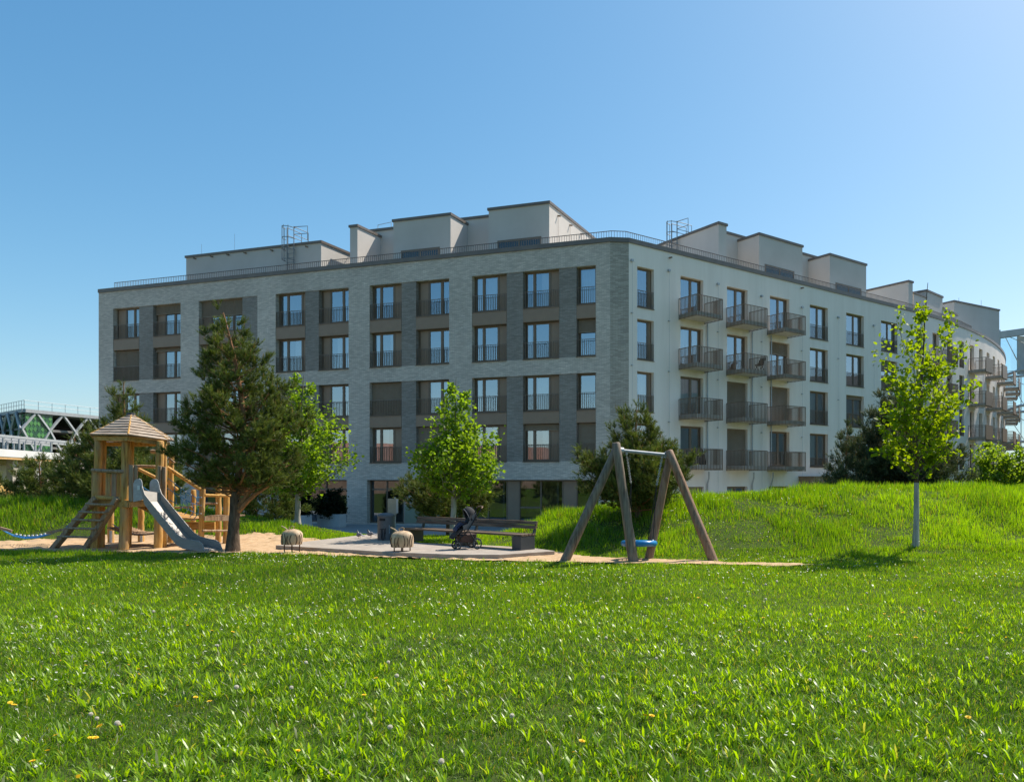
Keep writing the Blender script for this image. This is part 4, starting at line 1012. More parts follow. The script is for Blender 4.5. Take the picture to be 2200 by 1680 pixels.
# pine behind the bench
b = Vector(((965-CX)/F*26.5, 26.5, 0)); b.z = hz(b.x, b.y); k = mpx(26.5)
pine('pine_tree', b, [tuple(b)] + ax_px([(962,1070),(962,1000)], 26.5), [(.30,72*k),(.45,102*k),(.65,96*k),(.85,48*k),(1.0,20*k)], 10, 60, 60, 'broad low pine behind the bench with the pushchair', 'pine trees', trunk_r=.10, kn=36, needle=(.085,.0095), lean_up=.2, low=.55, candles=.05)
b = Vector(((585-CX)/F*32, 32, 0)); b.z = hz(b.x, b.y); k = mpx(32)
pine('pine_shrub', b, [tuple(b)] + ax_px([(585,1070),(588,1018)], 32), [(.1,50*k),(.4,66*k),(.7,56*k),(1.0,18*k)], 12, 42, 58, 'dark pine shrub between the big pine and the concrete planter', None, trunk_r=.08, kn=34, needle=(.095,.011), twig=.25, lean_up=.3, candles=.04)
# pines behind the right mound
b = Vector(((1925-CX)/F*28, 28, 0)); b.z = hz(b.x, b.y); k = mpx(28)
pine('pine_tree', b, [tuple(b)] + ax_px([(1935,1010),(1925,930),(1912,842)], 28), [(.1,112*k),(.3,122*k),(.5,100*k),(.68,70*k),(.85,40*k),(1.0,14*k)], 13, 110, 84, 'big bluish pine behind the limewashed maple trunk', 'pine trees', trunk_r=.10, kn=36, needle=(.095,.010), twig=.27, cols=((.04,.062,.03),(.12,.145,.075)), candles=.2, lean_up=.35)
b = Vector(((1815-CX)/F*27, 27, 0)); b.z = hz(b.x, b.y); k = mpx(27)
pine('pine_tree', b, [tuple(b)] + ax_px([(1817,1030),(1820,914)], 27), [(.05,56*k),(.3,58*k),(.6,36*k),(1.0,9*k)], 14, 54, 74, 'small bluish pine left of the limewashed maple trunk, in front of the plaster wing', 'pine trees', trunk_r=.07, kn=34, needle=(.095,.010), twig=.25, cols=((.045,.07,.035),(.135,.16,.085)), candles=.35, lean_up=.35)
# lindens with limewashed trunks
b = Vector(((640-CX)/F*27.5, 27.5, 0)); b.z = hz(b.x, b.y); k = mpx(27.5)
leafy('linden_tree', b, [tuple(b)] + ax_px([(641,1040),(645,930),(652,806)], 27.5), [(.36,50*k),(.45,92*k),(.58,84*k),(.72,62*k),(.86,34*k),(1.0,10*k)], 21, 60, 26, 'young linden partly hidden behind the large pine', leaf=.115, trunk_r=.10, limewash_to=.36, group='young lindens')
b = Vector(((973-CX)/F*23, 23, 0)); b.z = hz(b.x, b.y); k = mpx(23)
leafy('linden_tree', b, [tuple(b)] + ax_px([(974,1060),(975,1000),(979,930),(978,812)], 23), [(.335,46*k),(.41,76*k),(.50,80*k),(.65,68*k),(.8,48*k),(.92,26*k),(1.0,8*k)], 22, 60, 26, 'young linden with round dense crown behind the bench', leaf=.10, trunk_r=.085, limewash_to=.31, group='young lindens')
# maple on the right slope
b = hit(1967, 1174); Y = b.y; k = mpx(Y)
leafy('maple_tree', b, [tuple(b)] + ax_px([(1968,1080),(1969,1000),(1975,900),(1983,780),(1992,608)], Y), [(.40,24*k),(.48,76*k),(.60,98*k),(.72,104*k),(.84,88*k),(.93,44*k),(1.0,10*k)], 23, 34, 24, 'slender young maple with bright yellow-green leaves on the right slope',
      leaf=.095, cols=((.14,.235,.010),(.27,.36,.014)), trunk_r=.072, matk='leaf_maple', limewash_to=.31, spread=.055, lean_up=1.15, cup=.2, sub=4, bark='bark', lo=.7)
# shrubs on the right
for (px_, top, hw, seed, lab) in ((2135, 938, 58, 31, 'leafy green shrub at the right edge behind the mound, in front of the far balconies'), (2215, 950, 60, 32, 'leafy shrub cut by the right edge of the picture')):
    b = Vector(((px_-CX)/F*29, 29, 0)); b.z = hz(b.x, b.y); k = mpx(29)
    leafy('green_shrub', b, [tuple(b)] + ax_px([(px_,1040),(px_,top+15)], 29), [(.1,hw*k),(.4,hw*1.05*k),(.7,hw*.85*k),(1.0,hw*.4*k)], seed, 60, 32, lab, leaf=.10, cols=((.13,.22,.018),(.28,.37,.04)), trunk_r=.05, lean_up=.5, cat='shrub', group=None)

# ---- dandelions -----------------------------------------------------------
frng = np.random.default_rng(5)
def clock_mesh():
    g = MB(); n = 150; V_ = []
    for i in range(n):
        z = 1 - 2*(i+.5)/n; r = math.sqrt(1-z*z); a = i*2.399; d = Vector((r*math.cos(a), r*math.sin(a), z)); s = d.cross(Vector((0.3,.2,1))).normalized(); t = d.cross(s)
        c = d*.019; k1, k2 = s*.0035, t*.0035
        g.add([d*.003, c + k1, c - k1, c + k2, c - k2, c*.93], [(0,1,5),(0,3,5),(5,1,3),(5,2,4)])
    return g
clock = clock_mesh(); yellow = MB()
for i in range(34):
    a = i*2.399; r = .004 + .016*math.sqrt(i/34); d = Vector((math.cos(a), math.sin(a), 0)); s = Vector((-d.y, d.x, 0)); zz_ = .012 - .35*(r-.004)
    yellow.add([d*r*.2 + Vector((0,0,.004)) - s*.002, d*r*.2 + Vector((0,0,.004)) + s*.002, d*r + s*.003 + Vector((0,0,zz_)), d*r - s*.003 + Vector((0,0,zz_))], [(0,1,2,3)])
m_clock = mat('dandelion_fluff', (.78,.73,.65), rough=.9, spec=.1); m_yel = mat('dandelion_yellow', (.82,.52,.01), (.88,.62,.02), scale=40, rough=.7); m_stem = mat('dandelion_stem', (.12,.16,.03), (.2,.17,.06), scale=10, rough=.6)
_n = m_clock.node_tree; _t = _n.nodes.new('ShaderNodeBsdfTranslucent'); _t.inputs[0].default_value = (.88,.84,.75,1); _x = _n.nodes.new('ShaderNodeMixShader'); _x.inputs[0].default_value = .55
_n.links.new(_n.nodes['Principled BSDF'].outputs[0], _x.inputs[1]); _n.links.new(_t.outputs[0], _x.inputs[2]); _n.links.new(_x.outputs[0], _n.nodes['Material Output'].inputs['Surface'])
stem = MB().tube([(0,0,0),(.004,.002,.5),(0,0,1)], .0028, 5)
def flower_proto(head, hm, nm, label, group):
    r = empty(nm); tag(r, label, 'flower', group); s = stem.build('stem', m_stem, r); h = head.build('head', hm, r); return r
pc = flower_proto(clock, m_clock, 'dandelion_clock', 'round white dandelion seed head standing in the lawn', 'dandelion seed heads in the lawn')
py_ = flower_proto(yellow, m_yel, 'dandelion_flower', 'open yellow dandelion flower in the grass', 'yellow dandelion flowers')
def place(proto, pts, first, hmin, hmax, smin, smax):
    for (x, y) in pts:
        q = hit(x, y); 
        if not bool(free(np.array([q.x]), np.array([q.y]))[0]): continue
        o = proto if first else copy_tree(proto); first = False; o.location = q; hh = frng.uniform(hmin, hmax) * (2.0 if q.z > .15 else 1); sc_ = frng.uniform(smin, smax)
        for ch_ in o.children:
            if ch_.name.startswith('stem'): ch_.scale = (1, 1, hh)
            else: ch_.location = (0, 0, hh); ch_.scale = (sc_,)*3; ch_.rotation_euler = (frng.normal(0,.25), frng.normal(0,.25), frng.uniform(0,6))
CLK = [(508,1506),(626,1502),(880,1418),(657,1450),(467,1408),(195,1568),(208,1576),(252,1582),(948,1672),(834,1446),(852,1472),(838,1600),(1100,1570),(1597,1266),(1645,1268),(1669,1264),(1432,1302),(1515,1318),(1645,1303),(1600,1316),(1741,1340),(1975,1322),(1983,1326),(1926,1250),(1862,1290),(1302,1392),(1410,1432),(1180,1332),(985,1288),(640,1345),(330,1330),(220,1420),(1295,1475),(1855,1420),(2050,1305),(2120,1440),(1740,1480),(1492,1512),(1560,1300),(120,1340),(760,1300),(1345,1262)]
YEL = [(22,1532),(30,1536),(262,1582),(215,1580),(205,1606),(195,1604),(120,1606),(102,1630),(70,1660),(808,1474),(782,1509),(500,1372),(455,1370),(450,1528),(420,1520),(380,1540),(2080,1560),(1590,1370),(1580,1378),(1610,1368),(1586,1384),(1400,1555),(1385,1555),(1760,1345),(1850,1308),(1925,1325),(1940,1330),(1985,1324),(2010,1326),(2020,1328),(1910,1335),(1900,1332),(1870,1380),(1968,1382),(1935,1378),(2065,1372),(2075,1360),(1500,1292),(1640,1340),(360,1290),(420,1310),(200,1310),(90,1300),(1540,1260),(1985,1222),(1905,1236),(2040,1240),(960,1480),(1250,1620),(640,1630)]
place(pc, CLK, True, .08, .12, .7, 1.05); place(py_, YEL, True, .05, .08, .9, 1.3)
# ------------------------------------------------------------------ playground
def z5(x, y): return x * .2672, 840 + y * .2672
def q3(x, y): return 277.2 + x * .145, 957.6 + y * .145
def P5(x, y, Y): return P(*z5(x, y), Y)
def P3(x, y, Y): return P(*q3(x, y), Y)
def ground(p): return Vector((p.x, p.y, hz(p.x, p.y) - .05))
def wpx(w, Y): return w / 2 * Y / F

tw = empty('play_tower', (-13.9, 20.9, 0)); tag(tw, 'wooden play tower with hexagonal shingled roof, ladder and steel slide', 'play tower')
tw.location = (0, 0, 0)
def tp(mb, name, m, parent=None, **k): return mb.build(name, m, parent or tw, **k)
for i, (b, t, w, Y) in enumerate([((203,1179),(212,936),16,20.4), ((217,1177),(222,936),14,20.65), ((266,1180),(272,938),19,20.2), ((277,1172),(284,940),9.5,20.85), ((339,1177),(344,949),16,20.5), ((352,1175),(354,949),10.5,20.8)]):
    p = ground(P(*b, Y)); q = P(*t, Y); tp(MB().log(p, q, wpx(w, Y) * 1.05, wpx(w, Y) * .92, seed=i, wob=.16), 'post', M['wood'], smooth=True)
for i, (x, Y) in enumerate(((238, 22.3), (303, 22.5))):
    q = P(x, 1086, Y); p = ground(Vector((q.x, q.y, 0))); tp(MB().log(p, q, .085, .08, seed=20+i), 'post', M['wood'], smooth=True)
    tp(MB().box(p.x+.03, p.x+.1, p.y-.1, p.y-.085, 0.0, .36), 'post_shoe', M['galv'])
# roof: six faces of overlapping plank rows
ap = P(281.7, 890, 21.0)
hexp = [P(195,934,20.3), P(274.5,934.5,19.85), P(360,946,20.7), P(371,952,21.6), P(295,957,22.2), P(206,951,21.7)]
for h_ in (hexp[3], hexp[4], hexp[5]): h_.z = 2.93
roof = MB()
for i in range(6):
    a, b = hexp[i], hexp[(i+1) % 6]; roof.add([a, b, ap], [(0,1,2)])
roof.add([h + Vector((0,0,-.015)) for h in hexp], [tuple(range(6))])
roof = tp(roof, 'roof', M['shingle'])
NR = 8
for i in range(6):
    a, b = hexp[i], hexp[(i+1) % 6]; n = (b - a).cross(ap - a).normalized(); n = n if n.z > 0 else -n
    rr = random.Random(i)
    for k in range(NR):
        t0, t1 = k / NR - .02, (k + 1) / NR + .025
        t1 = min(t1, .985); e = (a - ap).normalized() * .03 if k == 0 else Vector((0,0,0))
        A0, B0, A1, B1 = a.lerp(ap, t0), b.lerp(ap, t0), a.lerp(ap, t1), b.lerp(ap, t1)
        th = .02 + rr.uniform(0, .008); lo = n * (.018 + th); hi = n * .010
        j = Vector((0, 0, rr.uniform(-.008, .008)))
        tp(MB().hexa([A0 + n*.004 + j, B0 + n*.004 - j, B1 + n*.002, A1 + n*.002], [A0 + lo + j, B0 + lo - j, B1 + hi, A1 + hi]), 'roof_plank', M['shingle'], roof)
    tp(MB().tube([a + n*.03, ap + n*.02], [.02, .014], 5), 'hip_batten', M['wood'], roof)
tp(MB().tube([ap - Vector((0,0,.03)), ap + Vector((0,0,.035))], [.11, .10], 10), 'roof_cap', M['anthracite'], roof)
for i in range(6):
    a, b = hexp[i] + Vector((0,0,-.09)), hexp[(i+1) % 6] + Vector((0,0,-.09)); c = (hexp[0] + hexp[3]) / 2; a = a.lerp(Vector((c.x, c.y, a.z)), .10); b = b.lerp(Vector((c.x, c.y, b.z)), .10)
    tp(MB().beam(a, b, .06, .11), 'eave_beam', M['wood_x'])
# platform
ctr = Vector((sum(h.x for h in hexp) / 6, sum(h.y for h in hexp) / 6, 1.24))
plat = [ctr + (Vector((h.x, h.y, 1.24)) - ctr) * .86 for h in hexp]
tp(MB().prism([(p.x, p.y, 1.24) for p in plat], (0, 0, .05)), 'platform', M['wood_x'])
for i in range(6): tp(MB().beam(plat[i] + Vector((0,0,-.06)), plat[(i+1) % 6] + Vector((0,0,-.06)), .07, .13), 'platform_beam', M['wood_x'])
# guard planks and rails
for i, (x0, x1, y0, y1, Y, mm) in enumerate([(196,203,1005,1072,20.75,'wood'), (226.5,237.5,1016,1068,20.35,'wood'),(239,249,1016,1068,20.32,'wood_grey'),(250.5,258.5,1015,1068,20.3,'wood'),(276,285,998,1077,20.05,'wood_grey'),(286.5,294,998,1070,20.1,'wood_grey'),(338,345,1000,1065,20.35,'wood_grey'),(347,354,1002,1066,20.4,'wood_grey')]):
    a, b = P(x0, y1, Y), P(x1, y0, Y); tp(MB().hexa([(a.x,Y,a.z),(b.x,Y,a.z),(b.x,Y+.04,a.z),(a.x,Y+.04,a.z)], [(a.x+.008,Y,b.z),(b.x+.008,Y,b.z-.02),(b.x+.008,Y+.04,b.z-.02),(a.x+.008,Y+.04,b.z)]), 'guard_plank', M[mm])
def logp(name, a, b, r, seed, mm='wood', par=None, bend=.02): return MB().log(a, b, r, r * .93, seed=seed, bend=bend, n=8).build(name, M[mm], par or tw, smooth=True)
logp('hand_rail', P(198,1010,20.2), P(265,1013,20.1), .05, 31, 'wood_grey'); logp('hand_rail', P(205,1068,20.2), P(260,1071,20.1), .06, 32)
logp('hand_rail', P(293,1002,21.6), P(337,1003,21.6), .045, 33, 'wood_grey'); logp('hand_rail', P(294,1006,22.2), P(338,1028,22.3), .05, 34)
# ladder
lad = empty('unused')
bpy.data.objects.remove(lad)
L0, L1 = P5(775,857,20.15), ground(G(*z5(420,1262))); R0, R1 = P5(950,857,20.05), ground(G(*z5(680,1268)))
for a, b in ((L0, L1), (R0, R1)):
    tp(MB().beam(a, b + (b - a).normalized()*.05, .16, .13), 'ladder_stringer', M['wood_grey'], bevel=.02)
for i, (xa, xb, y) in enumerate([(690,915,910),(635,862,973),(580,815,1036),(523,768,1103),(460,722,1172)]):
    t = (y - 857) / (1265 - 857); Y = 20.0 + .22 * t - .05
    logp('ladder_rung', P5(xa, y - 2, Y), P5(xb, y + 4, Y), .032, 40+i, 'wood_grey', bend=.015)
# slide
Lp = [(190,600),(230,725),(330,852),(430,980),(600,1190),(700,1310),(800,1378),(900,1395),(1030,1412),(1085,1455),(1110,1530),(1125,1585)]
Rp = [(455,640),(480,715),(580,838),(680,960),(850,1165),(960,1290),(1050,1350),(1170,1378),(1290,1402),(1345,1445),(1370,1510),(1385,1565)]
n_ = len(Lp); Lr = [P3(x, y, 19.75 - .53 * i / (n_-1)) for i, (x, y) in enumerate(Lp)]; Rr = [P3(x, y, 20.15 - .55 * i / (n_-1)) for i, (x, y) in enumerate(Rp)]
dz = [.10,.19,.21,.21,.21,.21,.20,.20,.19,.14,.08,.03]
slide = MB()
for i in range(n_ - 3):     # bed
    a, b = Lr[i] - Vector((0,0,dz[i])), Rr[i] - Vector((0,0,dz[i])); c, d = Rr[i+1] - Vector((0,0,dz[i+1])), Lr[i+1] - Vector((0,0,dz[i+1]))
    slide.add([a, b, c, d], [(0,1,2,3)])
a, b = Lr[n_-3] - Vector((0,0,dz[n_-3])), Rr[n_-3] - Vector((0,0,dz[n_-3])); slide.add([a, b, Vector((b.x+.05, b.y-.05, .02)), Vector((a.x+.03, a.y-.03, .02))], [(0,1,2,3)])
slide = tp(slide, 'slide', M['steel'], smooth=True)
for nm_, pth, k in (('slide_side', Lr, -1), ('slide_side', Rr, 1)):
    s_ = MB()
    for i in range(n_ - 1):
        o = Vector((-.01*k*0, .012*k, 0)); a, b = pth[i], pth[i+1]; ha = Vector((0,0,min(dz[i]+.05, max(.02, a.z-.01)))); hb = Vector((0,0,min(dz[i+1]+.05, max(.02, b.z-.01))))
        s_.hexa([a - ha, b - hb, b - hb + o, a - ha + o], [a, b, b + o, a + o])
    tp(s_, nm_, M['steel'], slide); tp(MB().tube(pth, .016, 8), 'slide_rim', M['steel'], slide, smooth=True)
def shield(pts, Y): return tp(MB().prism([P3(x, y, Y) for x, y in pts], (0, .02, 0)), 'slide_shield', M['galv'], slide)
shield([(62,830),(62,560),(82,515),(110,492),(150,485),(175,500),(190,540),(200,620),(235,735),(215,795)], 19.77)
shield([(305,750),(305,560),(320,522),(345,498),(385,490),(415,505),(435,545),(455,640),(482,718),(470,765)], 20.17)
st_ = P3(155, 620, 19.765); tp(MB().box(st_.x-.05, st_.x+.02, st_.y-.012, st_.y-.006, st_.z-.06, st_.z+.05), 'sticker', M['white'], slide)
for i in (8, 9): tp(MB().tube([Lr[i] - Vector((.25,-.1,.2)), Lr[i] + Vector((-.05,-.0,-.62))], .018, 6), 'slide_foot', M['galv'], slide)

# climbing platform with sloping net bridge
cl = empty('climbing_frame', (0, 0, 0)); tag(cl, 'wooden climbing platform and sloping plank bridge with blue rope net, right of the slide', 'climbing frame')
for i, (b, t, w, Y) in enumerate([((431,1170),(436,1031),11.5,21.4), ((414,1160),(416,1053),10.5,22.6), ((469,1163),(470,1037),12,22.4), ((485,1166),(487,1050),12,22.0), ((366,1164),(369,967),11.5,22.2)]):
    q = P(*t, Y); p = ground(P(*b, Y)); MB().log(p, q, wpx(w, Y)*1.02, wpx(w, Y)*.95, seed=60+i, wob=.14).build('post', M['wood'], cl, smooth=True)
logp('top_beam', P(325,970,22.1), P(378,972,22.1), .06, 70, 'wood_grey', cl); logp('brace', P(363,984,22.0), P(375,994,22.0), .03, 71, 'wood_grey', cl)
logp('hand_rail', P3(560,318,20.9), P3(1050,640,21.3), .05, 72, 'wood', cl, .03); logp('hand_rail', P3(570,540,22.2), P3(715,648,22.2), .05, 73, 'wood', cl)
logp('cross_log', P3(1125,732,21.3), P3(1505,738,21.9), .042, 74, 'wood', cl); logp('cross_log', P3(1000,852,22.5), P3(1300,855,22.3), .035, 75, 'wood_grey', cl); logp('cross_log', P3(1088,1258,21.2), P3(1480,1258,21.8), .035, 76, 'wood_grey', cl); logp('cross_log', P3(680,915,22.4), P3(930,905,22.5), .035, 77, 'wood_grey', cl)
a, b = P3(1115,1078,21.25), P3(1485,1076,21.85); MB().beam(a, b, .05, .13).build('edge_plank', M['wood_grey'], cl)
for k in range(5):
    a2, b2 = a + Vector((.02,.12+.17*k,.06)), b + Vector((-.02,.12+.17*k,.06)); MB().beam(a2, b2, .15, .04).build('deck_plank', M['wood_grey'], cl)
MB().beam(P3(1205,1036,21.2), P3(1420,1038,21.5), .12, .03).build('step_board', M['wood_grey'], cl)
for y0 in (1155, 1212): MB().beam(P3(840,y0,22.3), P3(1275,y0+3,22.2), .05, .12).build('side_plank', M['wood_x'], cl)
NP = 22
for k in range(NP):
    t = k / (NP - 1); x = 85 + (985 - 85) * t; y = 850 + (1085 - 850) * t + 45 * math.sin(math.pi * t); c = P3(x, y, 21.05 + .25 * t)
    MB().box(c.x-.042, c.x+.042, c.y-.15, c.y+.75, c.z-.022, c.z+.012).build('bridge_plank', M['wood_x'] if k % 3 else M['wood_grey'], cl)
MB().tube([P3(85,872,21.0), P3(400,1045,21.1), P3(985,1100,21.3)], .018, 6).build('bridge_cable', M['galv'], cl)
NT = [[(565,470),(680,560),(770,625),(840,680),(920,725),(990,762),(1075,765)], [(565,625),(660,690),(750,740),(830,795),(920,845),(1000,875),(1070,885)], [(600,800),(700,860),(790,905),(880,945),(960,985),(1020,1015),(1065,1005)]]
net = MB()
for row in NT: net.tube([P3(x, y, 20.88 + .4*(x-565)/510) for x, y in row], .011, 6)
for i in range(1, 6):
    pts = [P3(NT[r][i][0], NT[r][i][1], 20.87 + .4*(NT[r][i][0]-565)/510) for r in range(3)]; m1 = pts[0].lerp(pts[1], .5) + Vector((.015,0,0)); m2 = pts[1].lerp(pts[2], .5) + Vector((.03,0,0)); e = pts[2] + Vector((-.12,.02,-.13))
    net.tube([pts[0], m1, pts[1], m2, pts[2], e], .010, 6)
net.tube([P3(190,600,22.2), P3(310,680,22.2), P3(470,790,22.2)], .011, 6); net.tube([P3(235,640,22.2), P3(220,720,22.2)], .010, 5)
net.build('rope_net', M['rope'], cl, smooth=True)
kn = MB()
for row in NT:
    for x, y in row[1:]: kn.ball(P3(x, y, 20.86 + .4*(x-565)/510), .02, n=6, m=4)
kn.build('net_clamp', M['galv'], cl)
MB().tube([P3(400,150,22.05), P3(402,440,22.05)], .012, 5).build('hanging_chain', M['galv'], cl)
# low hanging plank bridge under the tower
lb = empty('hanging_bridge', (0,0,0)); tag(lb, 'low sagging plank bridge hanging under the play tower', 'plank bridge')
for k in range(16):
    t = k / 15; x = 925 + 320*t; y = 1085 + 60*math.sin(math.pi*min(1,t*.62+.05)) + 8*t; c = P5(x, y, 21.5)
    MB().box(c.x-.05, c.x+.05, c.y-.25, c.y+.55, c.z-.018, c.z+.012).build('bridge_plank', M['wood_grey'], lb)
MB().tube([P5(905,1070,21.3), P5(1000,1128,21.3), P5(1100,1152,21.3), P5(1250,1148,21.3)], .014, 6).build('bridge_cable', M['galv'], lb)
# rope hammock bridge on the far left
hm = empty('rope_hammock', (0,0,0)); tag(hm, 'blue rope net hammock with pale wooden end bars at the far left', 'hammock')
def hp(x, y, v): return P5(x, y, 20.9 + .8 * v)
UP = [(-140,1060),(-60,1080),(0,1098),(60,1128),(110,1148),(200,1164),(300,1160),(400,1140),(520,1108)]
rp_ = MB()
for r in range(6):
    v = r / 5; rp_.tube([hp(x, y + 22 * math.sin(math.pi * max(0, min(1, (x+60)/580))) * (1-v*.6), v) for x, y in UP], .012, 5)
for k in range(26):
    t = k / 25; x = -60 + 570 * t; y = np.interp(x, [u[0] for u in UP], [u[1] for u in UP]); s_ = 22*math.sin(math.pi*t)
    rp_.tube([hp(x + (4 if j % 2 else -4), y + s_*(1-.6*j/5), j/5) for j in range(6)], .008, 4)
rp_.tube([hp(520,1108,1.0), hp(565,1062,1.1)], .016, 5); rp_.build('net', M['rope'], hm, smooth=True)
for a_, b_ in (((375,1142),(525,1110)), ((0,1100),(95,1127))):
    MB().beam(hp(*a_, -.06), hp(*b_, -.06), .04, .07).build('end_bar', M['wood_grey'], hm)
sc_ = MB()
for k in range(9): x = 130 + 33*k; sc_.box(*[c for v_ in zip(hp(x, np.interp(x, [u[0] for u in UP], [u[1] for u in UP])-2, 1.0) - Vector((.022,.02,.016)), hp(x, np.interp(x, [u[0] for u in UP], [u[1] for u in UP])-2, 1.0) + Vector((.022,.02,.016))) for c in v_])
sc_.build('rope_clamp', M['white'], hm)
hpst = hp(-170, 1050, .4); MB().log((hpst.x, hpst.y, hz(hpst.x, hpst.y)-.05), (hpst.x-.05, hpst.y, 1.3), .1, .09, seed=91).build('post', M['wood'], hm, smooth=True)

# swing
M['bar'] = mat('galvanised_bar', (.26,.28,.29), (.34,.36,.37), scale=10, rough=.6, metal=.3)
sw = empty('swing', (0,0,0)); tag(sw, 'wooden swing frame of four leaning logs with blue nest seat', 'swing')
A1, A2 = P(1325,962,17.25), P(1440,977,17.75)
for i, (ft, ap_, r0, r1, up) in enumerate([((1213,1206),A1,.112,.09,.02), ((1361,1207),A1,.116,.095,.09), ((1394,1201),A2,.104,.086,.02), ((1533,1206),A2,.112,.09,.08)]):
    g = G(*ft); d = (ap_ - g).normalized(); q = ap_ + d * up + Vector((0, (-.09 if i % 2 else .09), 0)); MB().log(g - d*.1, q, r0, r1, seed=100+i, n=12, seg=9, wob=.07).build('post', M['swing_grey'] if i < 2 else M['wood_swing'], sw, smooth=True)
B1, B2 = A1 + Vector((.06,0,-.06)), A2 + Vector((-.03,0,-.01)); MB().tube([B1, B2], .042, 12).build('crossbar', M['bar'], sw, smooth=True)
for B in (B1.lerp(B2,.03), B1.lerp(B2,.96)): MB().tube([B + (B2-B1).normalized()*-.05, B + (B2-B1).normalized()*.05], .075, 12).build('bar_socket', M['galv'], sw, smooth=True)
sc0 = P(1373, 1167, 17.45); RX, RT = .35, .07
MB().torus(sc0, (0, .06, 1), RX, RT, 32, 12).build('seat', M['blue'], sw, smooth=True)
nm = MB()
for k in range(7):
    o = -.27 + .09*k; L = math.sqrt(max(.01, .31**2 - o*o)); nm.tube([sc0 + Vector((o,-L,0)), sc0 + Vector((o,0,-.02)), sc0 + Vector((o,L,0))], .009, 4); nm.tube([sc0 + Vector((-L,o,0)), sc0 + Vector((0,o,-.02)), sc0 + Vector((L,o,0))], .009, 4)
nm.build('seat_net', M['black'], sw)
for i, (hx, jx, jy, ends) in enumerate([(B1.lerp(B2,.14), 1356, 1040, ((-.31,-.12),(-.2,.27))), (B1.lerp(B2,.86), 1411, 1042, ((.31,-.12),(.2,.27)))]):
    top = hx - Vector((0,0,.06)); bot = P(jx, jy, 17.5); L = (bot - top).length; nl = int(L / .032); ch_ = MB(); d = (bot - top).normalized(); s1 = d.cross(Vector((0,1,0))).normalized(); s2 = d.cross(s1)
    for k in range(nl):
        c = top + d * (.032 * (k + .5)); ch_.torus(c, s1 if k % 2 else s2, .019, .0068, 8, 5)
    ch_.build('chain', M['galv'], sw, smooth=True); MB().ball(tuple(top), .035, n=8, m=6).build('hanger', M['galv'], sw, smooth=True)
    for e in ends: MB().tube([bot, sc0 + Vector((e[0], e[1], .05))], .011, 6).build('seat_rope', M['black'], sw)
for sx in (-.31, .31): MB().ball(tuple(sc0 + Vector((sx,-.12,.065))), .03, n=8, m=6).build('seat_shackle', M['galv'], sw, smooth=True)

# carved sheep seats
def sheep(b, w, h, leg, seed, label):
    r = empty('wooden_sheep', tuple(b)); tag(r, label, 'play animal', 'carved sheep on thin legs'); rng_ = random.Random(seed)
    n, m = 28, 14; vs = []; H_ = h - leg
    def rad(t, a):
        prof = 1.0 if t < .5 else max(0.0, 1 - ((t - .5) / .5) ** 2.6) ** .5
        prof *= .94 + .06 * min(1, t / .25); c, s = math.cos(a), math.sin(a); e = (abs(c) ** 2.6 + abs(s) ** 2.6) ** (-1 / 2.6)
        return prof * e * (1 + .02 * math.sin(a * 5 + t * 6 + seed))
    def pt(t, a, k=1.0): q = rad(t, a) * k; return Vector((q * math.cos(a) * w / 2, q * math.sin(a) * w * .40, leg + H_ * t + (.016 * abs(math.sin(a * 4 + seed)) if t < .02 else 0)))
    for i in range(m + 1):
        for j in range(n): vs.append(pt(min(.9995, i / m), 2*math.pi*j/n))
    mb = MB(); mb.v = [tuple(v) for v in vs]; mb.f = [(i*n+j, i*n+(j+1)%n, (i+1)*n+(j+1)%n, (i+1)*n+j) for i in range(m) for j in range(n)] + [tuple(range(n))[::-1]]
    body = mb.build('body', M['sheep'], r, smooth=True)
    for k in range(9):
        a = math.pi * (1.0 + (k + .5) / 9) + rng_.uniform(-.05, .05); am = rng_.choice([-1, 1]) * rng_.uniform(.08, .16)
        MB().tube([pt(t, a + am * math.sin(math.pi * t * 1.5), 1.004) for t in np.linspace(.04, rng_.uniform(.58, .75), 8)], .011, 5).build('carved_groove', M['groove'], body)
    for sx, sy in ((-.30,-.2),(-.08,.15),(.10,-.22),(.33,.12)):
        MB().tube([(sx*w, sy*w, -.02), (sx*w, sy*w, leg+.03)], .014, 6).build('leg', M['rust'], r)
    hp_ = pt(.93, math.pi * 1.12)
    MB().tube([Vector((-w*.16, 0, h-.05)), Vector((-w*.36, -.02, h+.03)), Vector((-w*.52, -.03, h+.07))], [.017,.015,.012], 7).build('ear', M['sheep'], r, smooth=True)
    MB().tube([Vector((-w*.10,0,h-.03)), Vector((-w*.16,.0,h+.035)), Vector((-w*.02,0,h+.07)), Vector((w*.10,0,h+.055)), Vector((w*.06,0,h-.0)), Vector((-w*.06,-.01,h-.04))], .011, 6).build('ear', M['sheep'], r, smooth=True)
    return r
M['sheep'] = wood_mat('sheep_wood', (.46,.315,.185), (.66,.49,.32), (9, 9, 2), bump=.5); M['groove'] = mat('groove_dark', (.07,.045,.03), (.11,.07,.045), scale=20, rough=.9); M['rust'] = mat('rusty_steel', (.06,.03,.02), (.10,.05,.03), scale=20, rough=.8)
b = G(627.5, 1187); sheep(b, .49, .60, .20, 1, 'carved wooden sheep seat at the left corner of the concrete path')
b = G(864, 1193.5); sheep(b, .52, .61, .20, 5, 'carved wooden sheep seat between the litter bin and the bench, nearer of the two')

